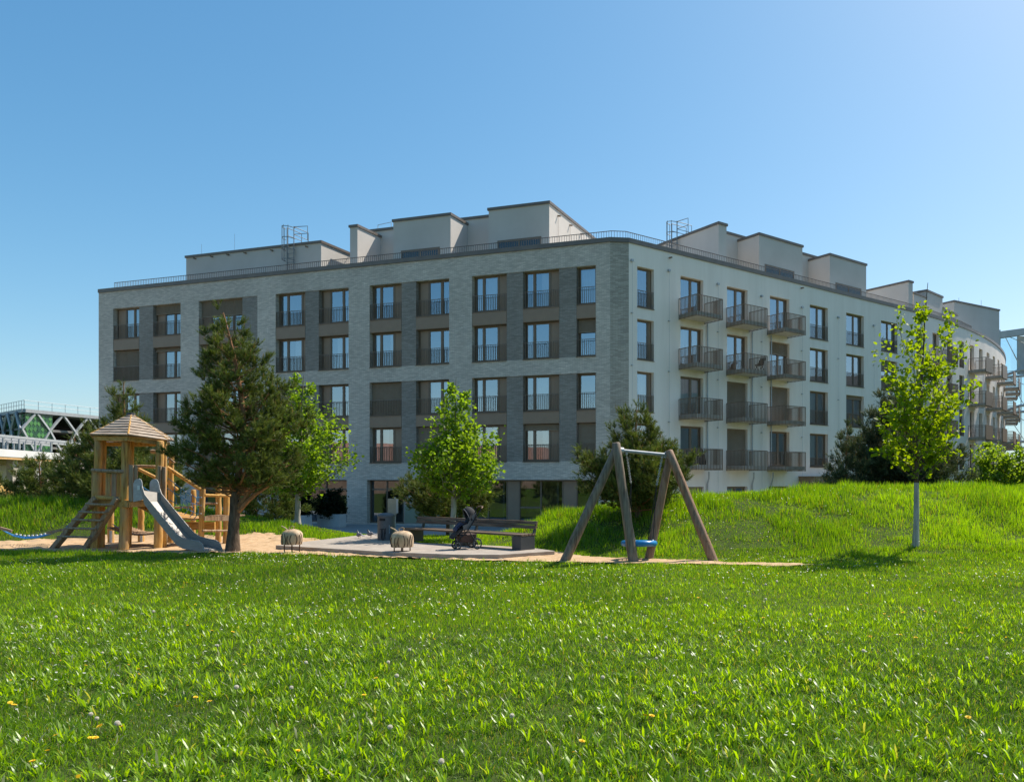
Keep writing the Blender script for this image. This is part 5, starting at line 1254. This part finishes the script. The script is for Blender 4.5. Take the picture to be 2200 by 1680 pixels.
# bench
e1 = G(1132, 1181, .11); e0 = Vector((-6.75, 21.55, .11)); dv = (e0 - e1); LB = dv.length; rzb = math.atan2(-dv.y, -dv.x)
bn = empty('park_bench', tuple(e0), rzb); tag(bn, 'long weathered slatted bench with dark block legs behind the pushchair', 'bench')
for x in (.06, LB*.50, LB - .14):
    MB().box(x-.155, x+.155, -.22, .26, 0, .335).build('leg', M['anthracite'], bn, bevel=.008)
    MB().prism([(x+.10,.20,.33),(x+.10,.28,.33),(x+.10,.37,.68),(x+.10,.33,.68)], (.05,0,0)).build('back_bracket', M['anthracite'], bn)
for k in range(4):
    y = -.20 + .125 * k; MB().box(-.12, LB+.02, y, y + .105, .338, .385).build('seat_slat', M['bench_wood'], bn, bevel=.006)
for k in range(2):
    z = .50 + .10 * k; y = .25 + .03 * k; MB().hexa([(-.12,y,z),(LB+.03,y,z),(LB+.03,y+.05,z),(-.12,y+.05,z)], [(-.12,y+.03,z+.088),(LB+.03,y+.03,z+.088),(LB+.03,y+.075,z+.088),(-.12,y+.075,z+.088)]).build('back_slat', M['bench_wood'], bn, bevel=.006)

# pushchair
pp = G(999, 1179, .11); st = empty('pushchair', tuple(pp), R_(28)); st.scale = (.88, 1, 1.06); tag(st, 'black pushchair with hood parked on the concrete path before the bench', 'pushchair')
def wheel(x, y, r, w=.02):
    t = MB().torus((x, y, r), (0,1,0), r - .018, .018, 22, 8).build('wheel', M['rubber'], st, smooth=True)
    s_ = MB()
    for k in range(5):
        a = 2*math.pi*k/5; s_.beam((x, y, r), (x + (r-.03)*math.cos(a), y, r + (r-.03)*math.sin(a)), .022, .012)
    s_.tube([(x, y-.02, r), (x, y+.02, r)], .022, 8); s_.build('spokes', M['rubber'], t); MB().torus((x, y, r), (0,1,0), r - .036, .007, 22, 6).build('rim', M['galv'], t, smooth=True)
for y in (-.19, .13): wheel(-.25, y, .10)
for y in (-.27, .27): wheel(.27, y, .135)
for y in (-.23, .23):
    MB().tube([(-.24, y*.72, .13), (-.22, y*.8, .24), (-.05, y, .38), (.16, y, .62), (.40, y, .95)], .015, 8).build('frame_tube', M['black'], st, smooth=True)
    MB().tube([(.02, y, .46), (.14, y*1.05, .30), (.27, y*1.1, .14)], .014, 8).build('frame_tube', M['black'], st, smooth=True)
MB().tube([(.40,-.23,.95),(.445,-.2,.985),(.46,0,.995),(.445,.2,.985),(.40,.23,.95)], .017, 8).build('handle', mat('leather_grip', (.16,.09,.05), (.22,.13,.08), scale=12, rough=.6), st, smooth=True)
MB().tube([(-.24,-.19,.13),(-.24,.13,.13)], .014, 6).build('axle', M['black'], st); MB().tube([(.27,-.27,.135),(.27,.27,.135)], .014, 6).build('axle', M['black'], st)
s_ = MB()
def ring(x, z, w, d): return [Vector((x - d, -w, z)), Vector((x + d, -w, z)), Vector((x + d, w, z)), Vector((x - d, w, z))]
pro = [(-.36,.24),(-.33,.30),(-.20,.42),(-.02,.46),(.10,.50),(.20,.66),(.27,.84)]
for i in range(len(pro) - 1):
    (x0, z0_), (x1, z1_) = pro[i], pro[i+1]; w = .185
    s_.hexa([(x0,-w,z0_),(x1,-w,z1_),(x1,w,z1_),(x0,w,z0_)], [(x0-.012,-w,z0_+.045),(x1-.012,-w,z1_+.045),(x1-.012,w,z1_+.045),(x0-.012,w,z0_+.045)])
s_.build('seat', M['black'], st)
for y in (-.2, .185): MB().prism([(-.10,y,.46),(.08,y,.49),(.27,y,.86),(.16,y,.80),(.02,y,.60),(-.12,y,.56)], (0,.014,0)).build('seat_side', M['grey_fab'], st)
MB().tube([(-.02,-.2,.62),(-.2,-.19,.66),(-.25,0,.67),(-.2,.19,.66),(-.02,.2,.62)], .018, 8).build('bumper_bar', M['black'], st, smooth=True)
hd = MB(); n1, n2 = 9, 10; vs = []
for i in range(n1 + 1):
    a = R_(4 + 122 * i / n1)        # sweep of the hood from behind to overhead
    for j in range(n2 + 1):
        bb = math.pi * j / n2; rr_ = .33; yy = -.205 * math.cos(bb); k = math.sin(bb) ** .6
        vs.append(Vector((.10 + rr_ * math.cos(a) * k * .72, yy, .66 + rr_ * math.sin(a) * k)))
hd.v = [tuple(v) for v in vs]; hd.f = [(i*(n2+1)+j, i*(n2+1)+j+1, (i+1)*(n2+1)+j+1, (i+1)*(n2+1)+j) for i in range(n1) for j in range(n2)]
ho = hd.build('hood', M['black'], st, smooth=True); so = ho.modifiers.new('thick', 'SOLIDIFY'); so.thickness = .012
MB().tube([vs[n1*(n2+1)+j] for j in range(n2+1)], .011, 6).build('hood_rim', M['grey_fab'], st, smooth=True)
bl = MB()
for i in range(6):
    t0, t1 = i/6, (i+1)/6; f_ = lambda t: (-.30 + .30*t, .42 + .17*t + .05*math.sin(t*3.1)); (x0,z0_),(x1,z1_) = f_(t0), f_(t1)
    bl.hexa([(x0,-.17,z0_),(x1,-.17,z1_),(x1,.17,z1_),(x0,.17,z0_)], [(x0,-.15,z0_+.06),(x1,-.15,z1_+.06),(x1,.15,z1_+.06),(x0,.15,z0_+.06)])
bl.build('blanket', mat('navy_cloth', (.012,.018,.05), (.04,.06,.13), scale=9, rough=.9), st, bevel=.01)
MB().hexa([(-.16,-.17,.17),(.22,-.2,.17),(.22,.2,.17),(-.16,.17,.17)], [(-.2,-.19,.33),(.26,-.22,.36),(.26,.22,.36),(-.2,.19,.33)]).build('basket', mat('basket_cloth', (.05,.03,.025), (.09,.05,.04), scale=20, rough=.9), st, bevel=.02)
MB().tube([(-.30,-.19,.30),(-.40,-.15,.27),(-.41,.15,.27),(-.30,.19,.30)], .014, 6).build('foot_bar', M['black'], st, smooth=True)

# litter bin with scrawled marks
bp_ = G(829.5, 1165.5, .03); bi = empty('litter_bin', (bp_.x, bp_.y, hz(bp_.x, bp_.y)), .25); tag(bi, 'dark grey cylindrical litter bin with scrawled graffiti beside the path', 'litter bin')
R0 = .235
def lathe(prof, n=28):
    mb = MB()
    for r, z in prof:
        for j in range(n): mb.v.append((r*math.cos(2*math.pi*j/n), r*math.sin(2*math.pi*j/n), z))
    for i in range(len(prof)-1):
        for j in range(n): mb.f.append((i*n+j, i*n+(j+1)%n, (i+1)*n+(j+1)%n, (i+1)*n+j))
    mb.f.append(tuple(range(n))[::-1]); mb.f.append(tuple((len(prof)-1)*n+j for j in range(n))); return mb
M['bin'] = mat('bin_paint', (.075,.085,.095), (.10,.11,.122), scale=4, rough=.5)
lathe([(R0*.93,0),(R0*.93,.04),(R0,.045),(R0,.66),(R0*1.0,.78)]).build('body', M['bin'], bi, smooth=True)
lathe([(R0*1.05,.775),(R0*1.05,.80),(R0*.98,.83),(R0*.7,.865),(R0*.3,.88),(.01,.885)]).build('lid', M['bin'], bi, smooth=True)
sl = MB(); aa = [-2.35 + .085*k for k in range(10)]
for a0_, a1_ in zip(aa[:-1], aa[1:]):
    sl.hexa([((R0+.002)*math.cos(a0_),(R0+.002)*math.sin(a0_),.665),((R0+.002)*math.cos(a1_),(R0+.002)*math.sin(a1_),.665),(R0*.97*math.cos(a1_),R0*.97*math.sin(a1_),.665),(R0*.97*math.cos(a0_),R0*.97*math.sin(a0_),.665)],
            [((R0+.002)*math.cos(a0_),(R0+.002)*math.sin(a0_),.735),((R0+.002)*math.cos(a1_),(R0+.002)*math.sin(a1_),.735),(R0*.97*math.cos(a1_),R0*.97*math.sin(a1_),.735),(R0*.97*math.cos(a0_),R0*.97*math.sin(a0_),.735)])
sl.build('slot', M['black'], bi)
def on_bin(a, z): return ((R0+.003)*math.cos(a), (R0+.003)*math.sin(a), z)
gr = MB()
for strk in ([(-2.25,.42),(-1.75,.44)], [(-2.05,.42),(-2.02,.16),(-1.95,.12)], [(-1.86,.43),(-1.95,.22),(-1.93,.10),(-1.85,.13)], [(-1.66,.44),(-1.74,.20),(-1.78,.10)], [(-1.52,.46),(-1.62,.24),(-1.60,.15)], [(-1.75,.30),(-1.5,.33)]):
    gr.tube([on_bin(*p_) for p_ in strk], .010, 5)
gr.build('graffiti', M['black'], bi)
tx = MB()
for k in range(11): z = .30 + .023*k; a = -1.12; tx.tube([on_bin(a-.035, z), on_bin(a+.035+.02*(k%3), z+.006)], .0045, 4)
tx.build('lettering', mat('pale_blue_print', (.35,.55,.68), rough=.6), bi)
# notice board seen from behind
sp_ = Vector(((848.5-CX)/F*22.6, 22.6, 0)); sp_.z = hz(sp_.x, sp_.y)
sg = empty('notice_sign', tuple(sp_), .12); tag(sg, 'small pale notice board on a thin metal post behind the litter bin', 'sign')
MB().tube([(0,0,-.05),(0,0,1.32)], .024, 8).build('post', M['galv'], sg, smooth=True)
MB().box(-.20,.05,-.03,-.012,.80,1.28).build('board', mat('sign_back', (.30,.285,.22), (.37,.35,.28), scale=5, rough=.6), sg, bevel=.01)
MB().box(.04,.10,-.045,-.03,.85,1.27).build('board_edge', M['galv'], sg)
# pigeons
def pigeon(x, y, rz, label):
    q = G(x, y, .11); r = empty('pigeon', tuple(q), rz); tag(r, label, 'bird', 'pigeons on the path')
    mb = MB(); mb.ball((0,0,.115), .10, .055, .058, 12, 8); b_ = mb.build('body', M['pigeon'], r, smooth=True); b_.rotation_euler = (0, .25, 0)
    MB().tube([(.06,0,.14),(.085,0,.18),(.095,0,.205)], [.038,.028,.024], 8).build('neck', M['pigeon_neck'], r, smooth=True)
    MB().ball((.103,0,.215), .028, .024, .024, 8, 6).build('head', M['pigeon_neck'], r, smooth=True); MB().tube([(.125,0,.212),(.148,0,.203)], [.008,.002], 5).build('beak', M['black'], r)
    MB().hexa([(-.08,-.03,.10),(-.08,.03,.10),(-.19,.035,.075),(-.19,-.035,.075)], [(-.08,-.03,.125),(-.08,.03,.125),(-.19,.035,.083),(-.19,-.035,.083)]).build('tail', M['pigeon'], r)
    for sy in (-.025,.025): MB().tube([(.0,sy,.07),(.005,sy,.005),(.03,sy,.002)], .005, 5).build('leg', mat('bird_leg', (.4,.12,.1), rough=.6) if 'bl' not in M else M['bl'], r)
    return r
M['pigeon'] = mat('pigeon_feather', (.13,.13,.15), (.24,.24,.27), scale=18, rough=.8); M['pigeon_neck'] = mat('pigeon_neck', (.06,.07,.09), (.10,.13,.12), scale=30, rough=.4); M['bl'] = mat('bird_leg', (.35,.11,.09), rough=.6)
pigeon(772.5, 1156.5, 2.6, 'grey pigeon on the path, left of the two'); pigeon(797, 1154.5, 2.9, 'grey pigeon on the path close to the litter bin')

# planters by the entrance
M['fibre'] = mat('planter_concrete', (.50,.50,.49), (.56,.56,.55), scale=3, rough=.7)
for (x0, x1, Y, yb, lab, sd) in ((601, 668, 43.2, 1136, 'pale grey planter box with dark hedge, left of the pair', 71), (684, 741, 44.6, 1134, 'pale grey planter box with dark hedge nearest the glass door', 72)):
    a = P(x0, yb, Y); b = P(x1, yb, Y); zb = -.865; r = empty('planter', ((a.x+b.x)/2, Y, zb), -.3); w = (b.x - a.x)/2; tag(r, lab, 'planter', 'planters by the shop windows')
    mb = MB(); mb.box(-w, w, -.3, -.26, 0, .75); mb.box(-w, w, .26, .3, 0, .75); mb.box(-w, -w+.04, -.26, .26, 0, .75); mb.box(w-.04, w, -.26, .26, 0, .75); mb.box(-w+.04, w-.04, -.26, .26, 0, .66); mb.build('box', M['fibre'], r)
    MB().box(-w+.18, -w+.42, -.304, -.3, .50, .58).build('badge', M['anthracite'], r)
    c = Vector(((a.x+b.x)/2, Y, zb+.6)); leafy('hedge_plant', c, [tuple(c), tuple(c+Vector((0,0,.7))), tuple(c+Vector((0,0,1.45)))], [(.1,w*.95),(.5,w*1.02),(1.0,w*.7)], sd, 44, 40, 'dark evergreen hedge plant growing in the ' + ('left' if sd == 71 else 'right') + ' planter', leaf=.09, cols=((.012,.022,.010),(.03,.045,.018)), trunk_r=.03, cat='plant', lean_up=.4)
# bicycles
def bicycle(px_, Y, rz, label, frame_m):
    q = Vector(((px_-CX)/F*Y, Y, -.865)); r = empty('bicycle', tuple(q), rz); tag(r, label, 'bicycle', 'bicycles parked in front of the building')
    for x in (-.52, .52):
        t = MB().torus((x,0,.34), (0,1,0), .32, .02, 24, 6).build('wheel', M['rubber'], r, smooth=True); s_ = MB()
        for k in range(10): a = math.pi*k/5; s_.tube([(x,0,.34),(x+.31*math.cos(a),0,.34+.31*math.sin(a))], .003, 3)
        s_.build('spokes', M['galv'], t)
    MB().tube([(-.52,0,.34),(-.08,0,.30),(.36,0,.70),(-.16,0,.74),(-.08,0,.30)], .018, 6).tube([(-.52,0,.34),(-.16,0,.74),(-.18,0,.86)], .014, 6).build('frame', frame_m, r, smooth=True)
    MB().tube([(.52,0,.34),(.38,0,.72),(.35,0,.92)], .016, 6).build('fork', frame_m, r, smooth=True); MB().tube([(.30,-.28,.98),(.36,-.1,.94),(.36,.1,.94),(.30,.28,.98)], .013, 6).build('handlebar', M['black'], r, smooth=True)
    MB().hexa([(-.30,-.07,.86),(-.05,-.02,.86),(-.05,.02,.86),(-.30,.07,.86)], [(-.30,-.08,.91),(-.05,-.02,.90),(-.05,.02,.90),(-.30,.08,.91)]).build('saddle', M['black'], r, bevel=.015)
bicycle(560, 46.5, .5, 'blue bicycle parked left of the planters', M['blue']); bicycle(586, 46.8, -.4, 'dark bicycle parked beside the left planter', M['black'])
# parasols at the far left
def parasol(px_, py_t, Y, rad, label):
    t = P(px_, py_t, Y); zb = hz(t.x, t.y); r = empty('parasol', (t.x, t.y, zb)); tag(r, label, 'parasol', 'yellow parasols'); h = t.z - zb
    mb = MB(); n = 8
    for k in range(n):
        a, b = 2*math.pi*k/n, 2*math.pi*(k+1)/n; mb.add([(0,0,h),(rad*math.cos(a),rad*math.sin(a),h-.55),(rad*math.cos(b),rad*math.sin(b),h-.55),(rad*math.cos((a+b)/2)*.55,rad*math.sin((a+b)/2)*.55,h-.36)], [(0,1,3),(0,3,2),(1,2,3)])
        mb.add([(rad*math.cos(a),rad*math.sin(a),h-.55),(rad*math.cos(b),rad*math.sin(b),h-.55),(rad*math.cos(b),rad*math.sin(b),h-.72),(rad*math.cos(a),rad*math.sin(a),h-.72)], [(0,1,2,3)])
    mb.build('canopy', M['parasol'], r); MB().tube([(0,0,0),(0,0,h+.06)], .03, 8).build('pole', M['wood'], r)
M['parasol'] = mat('parasol_cloth', (.72,.42,.10), (.80,.50,.14), scale=3, rough=.85)
parasol(4, 1036, 44, 1.5, 'yellow parasol at the left edge'); parasol(78, 1044, 47, 1.7, 'yellow parasol half hidden behind the rounded pine shrub')

# ------------------------------------------------------------------ buildings on the left
def z1(x, y): return x * .15, 840 + y * .15
ZT, ZB, ZM = 10.95, 5.9, 8.55
def at_z(px_, z, py_):      # distance from a known height
    Y = (z - CH) * F / (HY - py_); return np.array([(px_ - CX) / F * Y, Y])
c_ = at_z(51.8, ZT, 882); rE = at_z(208, ZT, 897); lE = at_z(0, ZT, 891); dR = (rE - c_) / np.hypot(*(rE - c_)); dL = (lE - c_) / np.hypot(*(lE - c_))
ck = empty('car_park', (float(c_[0]), float(c_[1]), -.9)); tag(ck, 'parking deck with white diagonal lattice and green panels at the far left', 'building'); ck.location = (0,0,0)
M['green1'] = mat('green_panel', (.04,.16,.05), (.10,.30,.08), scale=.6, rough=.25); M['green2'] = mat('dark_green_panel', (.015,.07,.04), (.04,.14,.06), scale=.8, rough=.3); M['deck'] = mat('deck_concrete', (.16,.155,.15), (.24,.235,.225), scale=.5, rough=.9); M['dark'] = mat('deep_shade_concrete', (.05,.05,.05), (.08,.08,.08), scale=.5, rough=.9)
LR, LL = 34.0, 22.0; back = np.array([-dR[1], dR[0]]) if np.array([-dR[1], dR[0]])[1] > 0 else np.array([dR[1], -dR[0]])
def cp(base, d, s, z, off=0.0): q = base + d * s; return Vector((float(q[0]), float(q[1]) - off, z))
for z in (ZB-1.2, ZB+.2, ZM-.1, ZT-.35):      # floor decks
    pts = [c_ + back*.4, c_ + dR*LR + back*.4, c_ + dR*LR + back*20, c_ + dL*LL + back*6, c_ + dL*LL + back*.4]
    MB().prism([(float(p[0]), float(p[1]), z) for p in pts], (0,0,.3)).build('deck', M['deck'], ck)
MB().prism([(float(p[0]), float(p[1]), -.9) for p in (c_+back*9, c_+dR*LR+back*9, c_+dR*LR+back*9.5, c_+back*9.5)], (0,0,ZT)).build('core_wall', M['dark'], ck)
for d, L_, nm_ in ((dR, LR, 'r'), (dL, LL, 'l')):
    MB().beam(cp(c_, d, 0, ZT), cp(c_, d, L_, ZT), .5, .45).build('roof_edge', M['white_steel'], ck)
    rl = MB(); n = int(L_ / (1.9 if nm_ == 'r' else 1.1))
    for k in range(n + 1): q = cp(c_, d, L_*k/n, ZT+.2); rl.tube([q, q + Vector((0,0,1.15))], .035, 4)
    for h in (.6, 1.15): rl.tube([cp(c_, d, 0, ZT+.2+h), cp(c_, d, L_, ZT+.2+h)], .03, 4)
    rl.build('roof_railing', M['galv'], ck)
wR = 7.7; x0 = -.5
def srx(zx, z=ZM):     # distance along the right face for a picture column
    px_ = zx * .15; r = np.array([(px_ - CX)/F, 1.0]); s, k = np.linalg.solve(np.array([[dR[0], -r[0]], [dR[1], -r[1]]]), -c_); return s
mids = [srx(x) for x in (340, 735, 1105)]; stp = mids[2] - mids[1]; mids += [mids[-1] + stp, mids[-1] + 2*stp]; tops = [(mids[i] + mids[i+1]) / 2 for i in range(len(mids)-1)]
for i in range(len(mids) - 1):
    a, t, b = cp(c_, dR, mids[i], ZM, .3), cp(c_, dR, tops[i], ZT-.1, .3), cp(c_, dR, mids[i+1], ZM, .3); bo = cp(c_, dR, tops[i], ZB-.6, .3)
    for p, q in ((a, t), (t, b), (a, bo), (bo, b)): MB().beam(p, q, .25, .27, (0,-1,0)).build('lattice_beam', M['white_steel'], ck)
nP = 7
for i in range(nP):             # green glass shingles in the corner bay
    for j in range(6):
        s = mids[0] + .3 + (mids[1]-.1-mids[0]) * i / nP; wv = (mids[1]-mids[0]) / nP * .96; z = ZB + .1 + (ZT-.5-ZB) * j / 6; hv = (ZT-.5-ZB)/6*.96
        cc = [cp(c_, dR, s+wv/2, z, .1), cp(c_, dR, s+wv, z+hv/2, .1), cp(c_, dR, s+wv/2, z+hv, .1), cp(c_, dR, s, z+hv/2, .1)]
        MB().prism(cc, (0,.04,0)).build('green_panel', M['green1'] if (i*3+j*5) % 4 else M['green2'], ck)
q0, q1 = cp(c_, dR, mids[0]+.1, 0, -.1), cp(c_, dR, mids[1], 0, -.1); MB().hexa([(q0.x,q0.y,ZB-.5),(q1.x,q1.y,ZB-.5),(q1.x,q1.y+.1,ZB-.5),(q0.x,q0.y+.1,ZB-.5)], [(q0.x,q0.y,ZT-.3),(q1.x,q1.y,ZT-.3),(q1.x,q1.y+.1,ZT-.3),(q0.x,q0.y+.1,ZT-.3)]).build('screen_backing', M['green2'], ck)
q0, q1 = cp(c_, dL, .1, 0, -.2), cp(c_, dL, LL, 0, -.2); MB().hexa([(q0.x,q0.y,ZB-.5),(q1.x,q1.y,ZB-.5),(q1.x,q1.y+.1,ZB-.5),(q0.x,q0.y+.1,ZB-.5)], [(q0.x,q0.y,ZT-.3),(q1.x,q1.y,ZT-.3),(q1.x,q1.y+.1,ZT-.3),(q0.x,q0.y+.1,ZT-.3)]).build('screen', M['green2'], ck)
for i in range(10):
    for j in range(9):
        s = .4 + 1.1*i; z = ZB + .1 + .52*j; a, b = cp(c_, dL, s + (.25 if j % 2 else 0), z), cp(c_, dL, s + .6 + (.25 if j % 2 else 0), z)
        MB().hexa([a, b, b + Vector((0,.05,0)), a + Vector((0,.05,0))], [a + Vector((0,0,.38)), b + Vector((0,0,.38)), b + Vector((0,.05,.38)), a + Vector((0,.05,.38))]).build('green_panel', M['green1'], ck)
def slx(zx): px_ = zx*.15; r = np.array([(px_ - CX)/F, 1.0]); return np.linalg.solve(np.array([[dL[0], -r[0]], [dL[1], -r[1]]]), -c_)[0]
ml = [slx(x) for x in (335, 210, 95, -20)]
for i in range(3):
    a, b = cp(c_, dL, ml[i], ZM, .5), cp(c_, dL, ml[i+1], ZM, .5); t = cp(c_, dL, (ml[i]+ml[i+1])/2, ZT-.1, .5); bo = cp(c_, dL, (ml[i]+ml[i+1])/2, ZB-.6, .5)
    for p, q in ((a, t), (t, b), (a, bo), (bo, b)): MB().beam(p, q, .25, .27, (0,-1,0)).build('lattice_beam', M['white_steel'], ck)
# white arcade in front of it
ar = empty('white_arcade', (0,0,0)); tag(ar, 'low white arcade with roof terrace at the far left', 'building')
M['render_white'] = mat('white_render', (.62,.61,.59), (.68,.67,.65), scale=.4, rough=.8); M['ochre'] = mat('ochre_soffit', (.55,.33,.13), (.62,.38,.16), scale=1, rough=.8); M['beige'] = mat('beige_render', (.52,.45,.38), (.58,.50,.43), scale=.6, rough=.85)
def AZ(px_, z, off=0.0): Y = 72 + px_ * .085; return Vector(((px_ - CX) / F * Y + off, Y, z))      # the front runs away from us and faces right
def plate(name, x0, x1, z0, z1, off, th, m): MB().prism([AZ(x0, z0, off), AZ(x1, z0, off), AZ(x1, z1, off), AZ(x0, z1, off)], (-th, 0, 0)).build(name, m, ar)
plate('fascia', -60, 150, 4.07, 4.77, 0, .4, M['render_white']); plate('beam', -60, 150, 3.84, 4.066, -.05, .3, M['ochre'])
MB().prism([AZ(-60, 4.06, -.45), AZ(150, 4.06, -.45), AZ(150, 4.06, -6), AZ(-60, 4.06, -6)], (0, 0, -.1)).build('soffit', M['ochre'], ar)
for x in (-38, 33, 106):
    q = AZ(x, 0); MB().box(q.x-.62, q.x, q.y-.31, q.y+.31, -.9, 3.84).build('column', M['beige'], ar)
plate('back_wall', -60, 300, -.9, 4.0, -6, .3, M['beige']); plate('back_band', -60, 300, 1.5, 3.4, -5.96, .03, M['render_white'])
MB().prism([AZ(-60, 4.72, -.5), AZ(150, 4.72, -.5), AZ(150, 4.72, -9), AZ(-60, 4.72, -9)], (0, 0, .1)).build('terrace', M['deck'], ar)
for off in (-.3, -3.2, -6.2):
    MB().beam(AZ(-60, 6.0, off), AZ(220, 6.0, off), .2, .22).build('pergola_beam', M['white_steel'], ar)
    for x in range(-20, 160, 34): q = AZ(x, 4.8, off); MB().beam(q, q + Vector((0,0,1.1)), .14, .14).build('pergola_post', M['galv'], ar)
for k in range(17): x = -50 + k*15; MB().beam(AZ(x, 6.16, 0), AZ(x, 6.16, -6.5), .08, .12).build('pergola_slat', M['galv'], ar)
# steel gantry at the right edge
gt = empty('steel_gantry', (0,0,0)); tag(gt, 'tall grey steel gantry with bracing cables at the right edge', 'gantry')
def g5(x, y, dY=0): return P(2016 + x*.22995, 655 + y*.22995, 112 + dY)
M['gantry'] = mat('gantry_paint', (.34,.38,.39), (.42,.46,.47), scale=.6, rough=.5, metal=.2)
MB().beam(g5(560,285), g5(1000,225), .9, .95).build('top_beam', M['gantry'], gt)
a, b = g5(770,640), g5(900,282); MB().box(a.x, b.x, 112.9, 113.2, a.z, b.z).build('panel', M['gantry'], gt)
for y in (605, 940, 1278):
    MB().tube([g5(560,y+78), g5(770,y), g5(1000,y-10)], .22, 6).build('arm', M['gantry'], gt); MB().tube([g5(560,y+80), g5(1000,y+38)], .2, 6).build('arm', M['gantry'], gt)
for p, q in (((620,290),(772,595)), ((640,290),(900,400)), ((660,680),(800,745)), ((700,770),(800,930)), ((620,290),(760,560)), ((690,1015),(800,1080)), ((700,1110),(800,1260))): MB().tube([g5(*p), g5(*q)], .05, 4).build('cable', M['gantry'], gt)
m_scr = glass_mat('screen_glass', .04, (.74,.89,.96)); a, b = g5(580,1700,2), g5(1000,300,2); MB().box(a.x, b.x, a.y, a.y+.05, -.9, b.z).build('glass_screen', m_scr, gt)
MB().tube([g5(772,590), g5(772,1340)], .07, 5).build('rod', M['gantry'], gt)
a = g5(960, 0); MB().box(a.x-.6, a.x+.6, 112.2, 113.4, -.9, g5(960,230).z).build('mast', M['gantry'], gt)
a = g5(574, 0); MB().tube([(a.x, 112, -.9), (a.x, 112, g5(574,235).z)], .12, 6).build('mast', M['gantry'], gt)

# ------------------------------------------------------------------ neighbours that show in the window panes
def neighbour(name, label, p, q, depth, zt, rows, wm, rm):
    p = Vector((*p, -.9)); q = Vector((*q, -.9)); d = q - p; L = d.length; r = empty(name, tuple(p), math.atan2(d.y, d.x)); tag(r, label, 'building')
    MB().box(0, L, 0, depth, 0, zt).build('wall', wm, r); rf = MB(); e = .5
    rf.add([(-e,-e,zt),(L+e,-e,zt),(L+e,depth+e,zt),(-e,depth+e,zt),(0,depth/2,zt+2.6),(L,depth/2,zt+2.6)], [(0,1,5,4),(2,3,4,5),(1,2,5),(3,0,4),(3,2,1,0)]); rf.build('roof', rm, r)
    n = int(L / 3.2)
    for j in range(rows):
        for i in range(n):
            x = 1.2 + i * (L - 2.4) / n; z = 1.0 + j * 3.0; MB().box(x, x+1.3, -.03, -.004, z, z+1.6).build('window', mat_dark_glass, r)
M['terracotta'] = mat('roof_tiles', (.24,.11,.07), (.32,.15,.10), scale=2, rough=.8); M['redbrick'] = mat('red_brick_wall', (.26,.16,.11), (.34,.22,.16), scale=1.5, rough=.85)
neighbour('brick_house', 'long red brick house with tiled roof, mirrored in the brick front windows', (-66, 30), (-40, -30), 10, 4.6, 1, M['redbrick'], M['terracotta'])
neighbour('plaster_house', 'tall pale house, mirrored in the plaster wing windows', (66, 100), (58, 34), -12, 13.0, 4, M['beige'], M['dark'])
